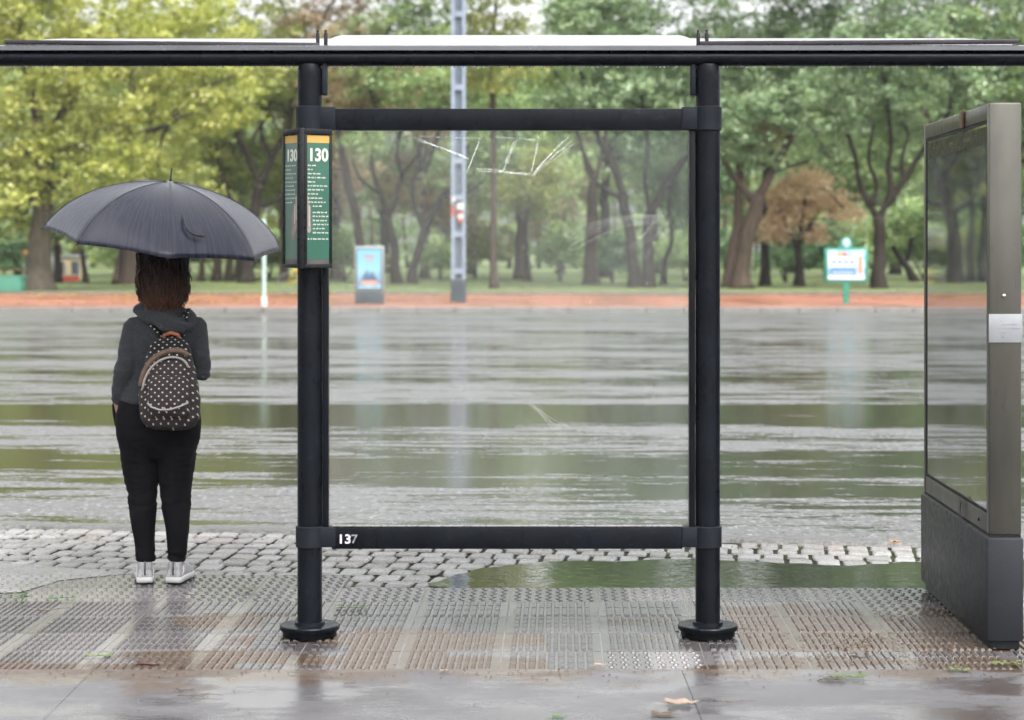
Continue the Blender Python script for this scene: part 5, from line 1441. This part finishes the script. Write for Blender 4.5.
tree('slender_tree', 'tall straight slender trunk right of the lattice pole', (494, 291), 7,
     [([(494, 291), (493, 230), (494, 160), (492, 90), (494, 30)], 8, 5)],
     [(495, 30, 42, 36), (515, 70, 32, 22), (470, 75, 26, 18), (500, -30, 60, 40)], 'yell', 'brown', 9, 220, 42, .19, G1)
tree('young_tree', 'short thin tree centred behind the glass pane', (527, 283), 6,
     [([(527, 283), (527, 255), (526, 228), (530, 200)], 7, 4)],
     [(527, 190, 34, 24), (545, 160, 26, 20)], 'yell', 'brown', 10, 150, 40, .18, G1)
tree('thick_trunk_tree', 'upright tree with a straight brown trunk left of the twin trunk tree', (591, 286), 13,
     [([(591, 286), (590, 250), (592, 215), (594, 180)], 14, 10), ([(594, 180), (580, 140), (570, 100)], 6, 3), ([(594, 180), (606, 140), (604, 100)], 6, 3)],
     [(585, 95, 46, 30), (550, 70, 40, 30), (580, 30, 60, 40), (600, -40, 70, 40), (560, 130, 26, 16)], 'mid', 'brown', 11, 330, 42, .20, G1)
tree('twin_trunk_tree', 'large dark tree with two stout trunks left of the right shelter post', (640, 290), 12,
     [([(635, 290), (631, 258), (628, 228), (624, 195)], 13, 10), ([(648, 290), (649, 250), (650, 214), (668, 182), (686, 155), (700, 115)], 13, 6), ([(624, 195), (613, 165), (600, 140), (591, 105), (580, 70)], 9, 4), ([(624, 198), (606, 190), (590, 176), (583, 156), (574, 124)], 6, 3), ([(650, 214), (644, 180), (646, 140), (640, 100)], 6, 3)],
     [(620, 90, 60, 32), (690, 95, 55, 34), (655, 40, 90, 40), (560, 110, 36, 22), (720, 130, 36, 20), (640, -40, 110, 50), (690, 150, 24, 14), (600, 10, 60, 36)], 'cool', 'dark', 12, 720, 48, .20, G1, frac=.35)
tree('thin_curved_tree', 'thin curved dark trunk right beside the twin trunk tree', (663, 287), 6,
     [([(663, 287), (665, 262), (672, 238), (669, 205), (673, 180)], 6, 3)],
     [(668, 172, 24, 20), (680, 196, 16, 12)], 'dark', 'dark', 13, 90, 36, .17, G1)
tree('stout_leaning_tree', 'stout tree leaning right with heavy limbs just right of the right shelter post', (742, 291), 16,
     [([(741, 291), (744, 255), (752, 220), (758, 198)], 19, 14), ([(758, 198), (772, 172), (788, 145), (800, 110), (812, 70)], 11, 5), ([(756, 205), (742, 186), (728, 166), (716, 135)], 9, 4), ([(772, 172), (792, 166), (812, 160)], 5, 3)],
     [(745, 110, 50, 36), (790, 95, 60, 36), (740, 45, 70, 40), (810, 40, 70, 40), (770, -30, 110, 50), (760, 150, 30, 18), (720, 140, 22, 16)], 'cool', 'brown', 14, 640, 48, .20, G1)
tree('pinkish_trunk_tree', 'pale pinkish trunk half hidden behind the right shelter post', (729, 289), 11,
     [([(729, 289), (731, 255), (738, 215), (740, 170)], 12, 8)],
     [(745, 130, 40, 30), (735, 60, 50, 36)], 'rust', 'pink', 15, 170, 42, .20, G1)
tree('straight_dark_tree', 'straight dark trunk between the stout leaning tree and the dead brown tree', (765, 288), 10,
     [([(765, 288), (765, 250), (764, 210), (766, 165)], 10, 7), ([(766, 165), (780, 130), (790, 90)], 5, 3)],
     [(770, 120, 36, 26), (785, 60, 46, 36)], 'cool', 'dark', 16, 200, 42, .20, G1)
tree('dead_leaved_tree', 'small tree covered in dry brown leaves behind the green framed board', (799, 289), 9,
     [([(799, 289), (799, 268), (798, 248)], 10, 7), ([(798, 248), (785, 222), (780, 200)], 5, 2), ([(798, 248), (812, 225), (830, 200)], 5, 2), ([(798, 248), (802, 215), (806, 185)], 5, 2)],
     [(795, 208, 24, 16), (828, 200, 20, 12), (780, 226, 16, 14), (806, 178, 16, 10), (842, 214, 10, 8), (785, 190, 14, 10), (815, 232, 14, 8)], 'dead', 'dark', 17, 210, 40, .19, cs=.52)
tree('vase_shaped_tree', 'vase shaped tree with four rising dark limbs right of the green framed board', (879, 291), 13,
     [([(879, 291), (880, 262), (880, 238), (878, 218)], 14, 12), ([(878, 218), (868, 200), (860, 182), (856, 158), (848, 120)], 8, 4), ([(872, 205), (876, 184), (868, 160), (872, 125)], 6, 3), ([(879, 218), (888, 195), (886, 168), (889, 145), (884, 105)], 8, 4), ([(886, 205), (900, 185), (914, 165), (925, 148), (948, 115)], 8, 4), ([(903, 180), (902, 160), (908, 135)], 5, 3)],
     [(845, 95, 56, 36), (900, 85, 60, 40), (870, 30, 90, 44), (955, 80, 50, 50), (960, 20, 80, 44), (880, -45, 120, 50), (840, 140, 22, 14), (1000, 60, 60, 40), (935, 135, 24, 18), (905, 125, 24, 14)], 'cool', 'dark', 18, 860, 48, .20, G1)
tree('bent_tree', 'low dark tree bent to the left behind the cabinet edge', (915, 284), 8,
     [([(915, 284), (907, 266), (896, 252), (890, 240)], 8, 4), ([(905, 264), (912, 245), (912, 225)], 5, 3)],
     [(890, 225, 26, 18), (915, 212, 28, 20), (940, 225, 26, 24)], 'mid', 'dark', 19, 170, 40, .19, G1)
tree('right_edge_tree', 'broad green tree rising behind the advertising cabinet at the right edge', (1010, 291), 14,
     [([(1010, 291), (1010, 250), (1008, 205), (1012, 160)], 15, 10), ([(1012, 160), (990, 120), (980, 70)], 7, 3), ([(1012, 160), (1040, 120), (1060, 70)], 7, 3)],
     [(1000, 110, 55, 50), (1060, 90, 60, 60), (1020, 20, 90, 50), (1020, -50, 120, 50), (985, 170, 30, 30), (1050, 180, 50, 40)], 'mid', 'brown', 20, 600, 46, .20, G1)
# trunks in the left half
tree('dark_thin_tree', 'thin dark tree immediately right of the thick grey trunk', (58, 285), 7,
     [([(58, 285), (57, 255), (52, 230), (50, 195)], 8, 5)], [(58, 190, 30, 26), (72, 225, 20, 14)], 'dark', 'dark', 21, 120, 40, .19, G1)
tree('small_left_tree', 'small pale trunk between the thin dark tree and the umbrella', (86, 285), 5,
     [([(86, 285), (83, 258), (80, 240), (86, 215)], 6, 3)], [(88, 205, 28, 24), (104, 235, 20, 14)], 'yell', 'brown', 22, 110, 40, .19, G1)
tree('double_left_tree', 'stout brown trunk seen between the umbrella rim and the person', (128, 287), 15,
     [([(130, 287), (130, 255), (131, 215), (128, 170)], 17, 12), ([(117, 284), (118, 250), (124, 215)], 9, 7), ([(128, 170), (150, 120), (160, 60)], 8, 4)], [(140, 130, 60, 50), (150, 50, 70, 50), (170, 180, 50, 28)], 'yell', 'brown', 23, 380, 46, .20, G1)
for i, (px, w_, lf, lab, sd_) in enumerate(((201, 6, 'yell', 'first slim trunk right of the brown haired person', 31), (216, 9, 'yell', 'second trunk right of the brown haired person, slightly thicker', 32), (229, 8, 'mid', 'third dark trunk right of the brown haired person', 33), (284, 9, 'yell', 'brown trunk between the thin mint post and the left shelter post', 34))):
    tree('park_tree', lab, (px, 283.5), w_, [([(px, 283.5), (px + 1, 250), (px - 1, 215), (px + 3, 170)], w_, w_ * .6)],
         [(px, 160, 40, 36), (px + 10, 90, 50, 40)], lf, 'brown', sd_, 200, 42, .20, G1)

# ---------------- background rows: prototypes copied
def generic(name, label, loc, leaf, bark, seed, h=13, w=5, low=.28, lean=0, group=None, nclus=420):
    rg = random.Random(seed)
    root = empty(name, loc); tag(root, label, 'tree', group)
    top = Vector((lean, 0, h * .42)); limbs = [([(0, 0, -.05), (lean * .3, 0, h * .15), (lean * .7, .1, h * .28), tuple(top)], .30, .18)]
    bl = []
    for k in range(7):
        a = k * 2.4 + rg.random(); r_ = w * rg.uniform(.35, .62); z = h * rg.uniform(low + .12, .85)
        e = Vector((lean + r_ * math.cos(a), r_ * math.sin(a), z)); bl.append((e.x, e.y, e.z, w * .48, w * .48, h * .15))
        limbs.append(([tuple(top * .95), tuple(top.lerp(e, .5) + Vector((0, 0, .3))), tuple(e)], .12, .03))
    me, cen = leaf_mesh('crown', bl, nclus, 40, .26, seed, LM[leaf], .6)
    cr = bpy.data.objects.new('crown', me); COL.objects.link(cr); cr.parent = root
    mb = MB(); trunk_mesh(mb, limbs, cen, seed, .2); mb.build('trunk', BM[bark], root, smooth=True)
    return root
def copy_tree(root, loc, rz, sc, label):
    r = root.copy(); COL.objects.link(r); r.location = loc; r.rotation_euler = (0, 0, rz); r.scale = (sc, sc, sc); r['label'] = label
    for ch in root.children:
        c = ch.copy(); COL.objects.link(c); c.parent = r
    return r
GB = 'trees of the blurred back rows'
protos = {}
for k_, (lf, bk_, sd_, w_) in {'mid': ('mid', 'brown', 41, 5.2), 'cool': ('cool', 'dark', 42, 5.2), 'yell': ('yell', 'brown', 43, 4.8), 'rust': ('rust', 'brown', 44, 4.2), 'dark': ('dark', 'dark', 45, 5.0)}.items():
    protos[k_] = (lf, bk_, sd_, w_)
BR = [ # px, Y, kind, scale, label
 (-40, 100, 'yell', 1.1, 'yellow green back row tree beyond the left picture edge'),
 (20, 118, 'mid', 1.0, 'mid green back row tree behind the white tent'),
 (75, 108, 'yell', .95, 'yellow green back row tree behind the small kiosk'),
 (150, 112, 'mid', 1.1, 'mid green back row tree hidden behind the umbrella and the person'),
 (185, 130, 'dark', 1.0, 'dark green back row tree behind the slim trunks right of the person'),
 (240, 104, 'mid', 1.05, 'mid green back row tree behind the dark gnarled tree'),
 (300, 122, 'yell', 1.1, 'yellow green back row tree behind the left shelter post'),
 (335, 100, 'rust', .95, 'russet back row tree left of the blue poster stand'),
 (385, 128, 'mid', 1.1, 'mid green back row tree behind the dark forked tree'),
 (425, 106, 'rust', .85, 'russet back row tree just left of the lattice pole'),
 (470, 120, 'cool', 1.1, 'cool green back row tree right of the lattice pole'),
 (520, 102, 'mid', .95, 'mid green back row tree behind the short thin tree'),
 (560, 125, 'rust', .9, 'russet back row tree left of the straight brown trunk'),
 (605, 108, 'cool', 1.1, 'cool green back row tree behind the twin trunk tree'),
 (655, 126, 'mid', 1.1, 'mid green back row tree behind the thin curved trunk'),
 (700, 104, 'dark', 1.0, 'dark green back row tree behind the right shelter post'),
 (745, 118, 'rust', .8, 'russet back row tree behind the pale pinkish trunk'),
 (790, 130, 'cool', 1.1, 'cool green back row tree above the dead leaved tree'),
 (835, 108, 'mid', 1.0, 'mid green back row tree behind the green framed board'),
 (895, 122, 'cool', 1.1, 'cool green back row tree behind the vase shaped tree'),
 (945, 104, 'mid', 1.05, 'mid green back row tree behind the glass of the advertising cabinet'),
 (1010, 116, 'dark', 1.1, 'dark green back row tree behind the right end of the cabinet'),
 (1070, 104, 'cool', 1.1, 'cool green back row tree beyond the right picture edge'),
]
made = {}; rng = random.Random(77)
for px, Y, k_, sc, lab in BR:
    loc = (X(px, Y), Y, .1)
    if k_ not in made:
        lf, bk_, sd_, w_ = protos[k_]
        made[k_] = generic('back_tree', lab, loc, lf, bk_, sd_, 15, w_, .18, rng.uniform(-.6, .6), GB); made[k_].scale = (sc,) * 3
    else: copy_tree(made[k_], loc, rng.uniform(0, 6.28), sc, lab)
# bushes under the back row
BU = [(-20, 92, 'dark', 'dark bush behind the red lettered banner'), (18, 98, 'dark', 'round dark bush left of the thick grey trunk'), (180, 110, 'mid', 'green bush right behind the person'), (215, 118, 'yell', 'pale bush between the slim trunks right of the person'), (270, 105, 'mid', 'green bush behind the thin mint post'),
      (345, 96, 'mid', 'green bush left behind the blue poster stand'), (440, 100, 'mid', 'green bush left of the lattice pole foot'), (475, 108, 'yell', 'yellow green bush right of the lattice pole foot'), (560, 96, 'mid', 'green bush between the short tree and the straight trunk'),
      (612, 92, 'dark', 'dark green bush left of the twin trunks'), (685, 94, 'mid', 'green bush just left of the right shelter post'), (705, 100, 'dark', 'dark bush behind the right shelter post'), (785, 93, 'dark', 'bluish dark bush left of the dead leaved tree'), (826, 92, 'dark', 'dark bush behind the green framed board'), (860, 100, 'mid', 'green bush left of the vase shaped trunk'), (925, 96, 'mid', 'green bush behind the cabinet glass'), (1000, 95, 'dark', 'dark bush behind the cabinet side'), (130, 100, 'mid', 'green bush behind the stout brown trunk')]
bproto = {}
for i, (px, Y, k_, lab) in enumerate(BU):
    if k_ not in bproto:
        root = empty('bush', (X(px, Y), Y, .1)); tag(root, lab, 'bush', 'bushes under the back trees')
        me, cen = leaf_mesh('foliage', [(0, 0, 1.2, 1.9, 1.6, 1.1), (1.0, .3, 1.8, 1.2, 1.2, 1.0), (-1.2, 0, 1.0, 1.2, 1.0, .8), (.2, 0, 2.3, .9, .9, .7)], 120, 44, .20, 60 + i, LM[k_], .42)
        me.name = 'foliage'
        cr = bpy.data.objects.new('foliage', me); COL.objects.link(cr); cr.parent = root
        mb = MB(); trunk_mesh(mb, [([(0, 0, -.05), (.1, 0, .8), (.3, 0, 1.6), (.2, 0, 2.2)], .08, .03), ([(0, 0, 0), (-.5, 0, .8), (-1, 0, 1.4)], .05, .02)], cen, i, .3); mb.build('stems', BM['brown'], root, smooth=True)
        bproto[k_] = root
    else: copy_tree(bproto[k_], (X(px, Y), Y, .1), rng.uniform(0, 6.28), rng.uniform(.75, 1.15), lab)
# clipped hedge at left, far wood beyond everything
for xa, xb, Y, lab in ((92, 262, 125, 'long light green clipped hedge across the lawn behind the person'), (262, 345, 128, 'shorter clipped hedge behind the left shelter post')):
    wv = (xb - xa) * Y / F
    root = empty('hedge', (X((xa + xb) / 2, Y), Y, .1)); tag(root, lab, 'hedge')
    rg = np.random.default_rng(3)
    me, cen = leaf_mesh('foliage', [(wv * (-.5 + (k + .5) / 14), 0, .95, wv / 20, .5, .42) for k in range(14)], 260, 50, .16, 71, LM['lime'], .28)
    cr = bpy.data.objects.new('foliage', me); COL.objects.link(cr); cr.parent = root
bl = []
rg = random.Random(5)
for k in range(60):
    x = -62 + 124 * k / 59; y = 165 + rg.uniform(-12, 25)
    bl.append((x, y, rg.uniform(2, 4), 3.5, 3, 3.2)); bl.append((x + rg.uniform(-2, 2), y + 4, rg.uniform(6, 12), 4, 3, 4.2)); bl.append((x + rg.uniform(-2, 2), y + 8, rg.uniform(11, 17), 4, 3, 3.2))
me, cen = leaf_mesh('far_wood', bl, 5200, 34, .42, 99, LM['mid'], 1.0, bias=1.6)
o = bpy.data.objects.new('far_wood', me); COL.objects.link(o); tag(o, kind='stuff', label='continuous mass of green woodland far behind the park trees', cat='woodland')
mb = MB()
for k in range(90):
    x = -62 + 124 * (k + rg.random()) / 90; y = 150 + rg.uniform(0, 25); h = rg.uniform(6, 10)
    mb.tube([(x, y, 0), (x + rg.uniform(-.3, .3), y, h * .5), (x + rg.uniform(-.8, .8), y, h)], [rg.uniform(.15, .3), .15, .08], 6)
ft = mb.build('far_trunks', BM['brown'], o, smooth=True); tag(ft, kind='stuff')

# ================================================================== LITTER
def leafshape(L_, W_, n=10, lobes=0, rng=None):
    pts = []
    for k in range(2 * n):
        u = k / (2 * n); a = 2 * math.pi * u
        r = 1.0 + (lobes and .22 * math.cos(lobes * a) or 0)
        pts.append(Vector((L_ / 2 * math.cos(a) * r, W_ / 2 * math.sin(a) * (1 - .35 * math.cos(a)) * r, 0)))
    return pts
def place_leaf(mb, c, L_, W_, rz, curl, rng, lobes=0):
    pts = leafshape(L_, W_, 10, lobes); M = Matrix.Rotation(rz, 4, 'Z'); vs = [Vector(c) + Vector((0, 0, .001 + curl * .2))]
    for p in pts:
        z = curl * ((p.x / L_) ** 2 * 2 + (p.y / W_) ** 2 * 2.5); vs.append(Vector(c) + M @ Vector((p.x, p.y, z)))
    up = len(vs); top = [v + Vector((0, 0, .0008)) for v in vs]
    n = len(pts); fs = [(0, 1 + (k + 1) % n, 1 + k) for k in range(n)] + [(up, up + 1 + k, up + 1 + (k + 1) % n) for k in range(n)] + [(1 + k, 1 + (k + 1) % n, up + 1 + (k + 1) % n, up + 1 + k) for k in range(n)]
    mb.add(vs + top, fs)
GL = simple('fresh_leaf', (.15, .20, .06), .4, .3, 60); GLd = simple('green_leaf', (.07, .16, .03), .4, .3, 60); OL = simple('orange_leaf', (.55, .24, .04), .4, .3, 60); BL = simple('brown_leaf', (.09, .055, .03), .5, .4, 40); TL = simple('tan_leaf', (.34, .24, .18), .5, .3, 40); RL = simple('red_pod', (.06, .014, .012), .45, .3, 40)
def gpos(px, py, z=.004): x, y = px_ground(px, py); return Vector((x, y, z))
def sprig(px, py, Lx, mat, lab, seed, n=7, rz=0, z=.006, cat='leaf sprig'):
    rg = random.Random(seed); mb = MB(); c = gpos(px, py, z); d = Vector((math.cos(rz), math.sin(rz), 0)); q = Vector((-d.y, d.x, 0))
    mb.tube([c - d * Lx / 2, c + Vector((0, 0, .004)), c + d * Lx / 2], .0013, 5)
    for k in range(n):
        u = -.5 + (k + .5) / n
        for s_ in (-1, 1):
            a = rz + s_ * rg.uniform(.7, 1.2); l_ = rg.uniform(.022, .034)
            place_leaf(mb, c + d * Lx * u + Vector((math.cos(a), math.sin(a), 0)) * l_ * .55 + Vector((0, 0, rg.uniform(.001, .010))), l_, l_ * .45, a, rg.uniform(.0, .008), rg)
    tag(mb.build('leaf_sprig', mat), lab, cat)
sprig(97.5, 658, .11, GL, 'pale green leaf sprig on the ribbed tiles left of the left shelter post', 1, 5, .2)
sprig(350, 609.5, .15, GL, 'thin yellow green sprig on the tiles right of the left shelter post', 2, 7, -.05)
sprig(845, 680, .15, GLd, 'green leaf sprig at the tile edge near the cabinet', 3, 8, .15, .008)
sprig(830, 682, .10, BL, 'withered brown sprig touching the green one near the cabinet', 4, 6, .1, .007)
sprig(60, 600, .13, GLd, 'flat dark green sprig on the tiles at far left', 5, 5, .3)
sprig(1004, 666, .12, GL, 'pale green sprig at the foot of the cabinet', 6, 5, .0)
sprig(246, 591, .10, GL, 'small yellow green sprig on the tiles right of the trainers', 7, 4, .1)
sprig(958, 672, .09, GL, 'small pale sprig on the tiles in front of the cabinet', 17, 4, .0)
# little upright seedling at the left
mb = MB(); c = gpos(21, 603, 0); rg = random.Random(8)
for k in range(9):
    a = rg.uniform(0, 6.28); e = c + Vector((.028 * math.cos(a), .028 * math.sin(a), rg.uniform(.02, .05))); mb.tube([c, c.lerp(e, .6) + Vector((0, 0, .012)), e], .0012, 4); place_leaf(mb, e, .028, .020, a, .006, rg)
tag(mb.build('weed', GLd), 'little upright green weed growing between the tiles at far left', 'weed')
def leaf1(px, py, L_, W_, mat, lab, seed, rz=0, curl=.012, lobes=0, name='fallen_leaf'):
    rg = random.Random(seed); mb = MB(); place_leaf(mb, gpos(px, py, .004), L_, W_, rz, curl, rg, lobes); d = Vector((math.cos(rz), math.sin(rz), 0)); c = gpos(px, py, .005)
    mb.tube([c - d * L_ * .4, c - d * L_ * .85 + Vector((0, 0, .004))], .001, 4); tag(mb.build(name, mat), lab, 'leaf')
leaf1(896, 543.5, .055, .05, OL, 'bright orange leaf on the cobbles left of the cabinet', 1, .4, .018, 5)
leaf1(681, 705, .11, .07, TL, 'large pale tan leaf lying in front of the right shelter post', 2, .1, .015, 5)
leaf1(664, 717, .09, .05, BL, 'dark brown leaf at the bottom picture edge', 3, -.1, .012, 5)
leaf1(559, 719, .05, .03, GLd, 'small green leaf at the bottom picture edge', 4, .3)
leaf1(600, 667, .05, .03, TL, 'small tan leaf on the dirt line between the posts', 5, .3)
leaf1(444, 673, .035, .02, TL, 'tiny tan leaf on the dirt line right of the left shelter post', 15, .8)
mb = MB(); c = gpos(148, 666, .006); mb.tube([c + Vector((-.045, 0, 0)), c + Vector((-.02, .004, .003)), c + Vector((.02, -.004, .002)), c + Vector((.045, 0, .001))], [.003, .006, .006, .003], 8); tag(mb.build('seed_pod', RL, smooth=True), 'dark red seed pod on the muddy slab edge at left', 'seed pod')
def twig(px, py, L_, rz, lab, seed, r=.0022, z=.006):
    rg = random.Random(seed); mb = MB(); c = gpos(px, py, z); d = Vector((math.cos(rz), math.sin(rz), 0)); q = Vector((-d.y, d.x, 0))
    pts = [c + d * L_ * (u - .5) + q * rg.uniform(-.008, .008) + Vector((0, 0, rg.uniform(0, .004))) for u in (0, .25, .5, .75, 1)]
    mb.tube(pts, [r, r, r * .8, r * .6, r * .4], 6); mb.tube([pts[2], pts[2] + d * L_ * .2 + q * L_ * .15], r * .5, 5); mb.tube([pts[1], pts[1] + d * L_ * .15 - q * L_ * .2], r * .5, 5)
    tag(mb.build('twig', BL, smooth=True), lab, 'twig')
twig(200, 697, .16, .1, 'dark twig lying on the wet slab in front of the left post', 1)
twig(187, 692, .09, -.2, 'short dark twig beside the longer one on the wet slab', 2)
twig(190, 596, .09, -.7, 'dark twig on the tiles right of the trainers', 3)
twig(860, 659, .09, -1.0, 'dark twig on the muddy tiles left of the cabinet', 4)
twig(745, 631, .10, -.2, 'thin twig on the tiles right of the right shelter post', 5, .0016)
twig(54, 611, .14, .5, 'brown twig on the tiles at left', 6)
twig(350, 685, .045, .3, 'tiny twig ball on the slab below the left post', 7)
twig(735, 703, .16, .05, 'thin dark twig on the slab below the right post', 8, .0014)
# crumbs of soil and leaf, nobody could count them
mb = MB(); rg = random.Random(12)
def crumb(px, py, s_):
    c = gpos(px, py, .003); n = 5; a0 = rg.random() * 6
    mb.rings([[c + Vector((s_ * k_ * rg.uniform(.6, 1.2) * math.cos(a0 + 2 * math.pi * j / n), s_ * k_ * rg.uniform(.6, 1.2) * math.sin(a0 + 2 * math.pi * j / n), z)) for j in range(n)] for k_, z in ((1, 0), (.7, s_ * .5))])
for k in range(420): crumb(rg.gauss(880, 60), 640 + rg.gauss(0, 10) + (rg.random() * 10), rg.uniform(.002, .009))
for k in range(260): crumb(rg.uniform(-20, 1040), rg.gauss(673, 4), rg.uniform(.002, .006))
for k in range(160): crumb(rg.uniform(-20, 1040), rg.uniform(590, 716), rg.uniform(.0015, .005))
for k in range(120): crumb(rg.uniform(0, 1024), 531 + .018 * rg.uniform(0, 1024) + rg.gauss(0, 3), rg.uniform(.003, .009))
tag(mb.build('soil_crumbs', BL), kind='stuff')
mb = MB(); rg = random.Random(13)
for k in range(300):
    px = rg.uniform(-20, 1040); py = 530 + .017 * px + abs(rg.gauss(0, 4)); c = gpos(px, py, -.014 + .004)
    place_leaf(mb, c, rg.uniform(.012, .03), rg.uniform(.008, .018), rg.uniform(0, 6.28), .003, rg)
tag(mb.build('leaf_litter', [TL]), kind='stuff')
YLm = simple('yellow_leaf', (.55, .40, .08), .6, .3, 1)
mb = MB(); rg = random.Random(14)
for k in range(900):
    px = rg.gauss(180, 150) if rg.random() < .65 else rg.uniform(-40, 1060)
    py = rg.choice((rg.gauss(298.5, 1.0), rg.uniform(297, 309))); x, y = px_ground(px, max(297.2, py)); y = min(y, 66.9)
    L_ = rg.uniform(.07, .16); place_leaf(mb, Vector((x, y, .108)), L_, L_ * .7, rg.uniform(0, 6.28), .04, rg)
tag(mb.build('fallen_leaves', YLm), kind='stuff')
mb = MB(); rg = random.Random(15)
for k in range(800):
    y = rg.uniform(68, 95); x = rg.uniform(-24, 24) * y / 90 * 1.1; L_ = rg.uniform(.08, .2); place_leaf(mb, Vector((x, y, .108)), L_, L_ * .7, rg.uniform(0, 6.28), .05, rg)
tag(mb.build('lawn_leaves', bpy.data.materials['tan_leaf']), kind='stuff')
# ================================================================== DAMP AIR
if HAZE > 0:
    mb = MB(); mb.box((0, 600, 11.6), (1900, 1900, 25.6))
    t = NT('damp_air')
    vol = t.node('ShaderNodeVolumePrincipled', Color=(.86, .90, .92), Density=HAZE, Anisotropy=.2)
    t.l.new(vol.outputs[0], t.out.inputs['Volume'])
    tag(mb.build('haze', t.m), kind='stuff')
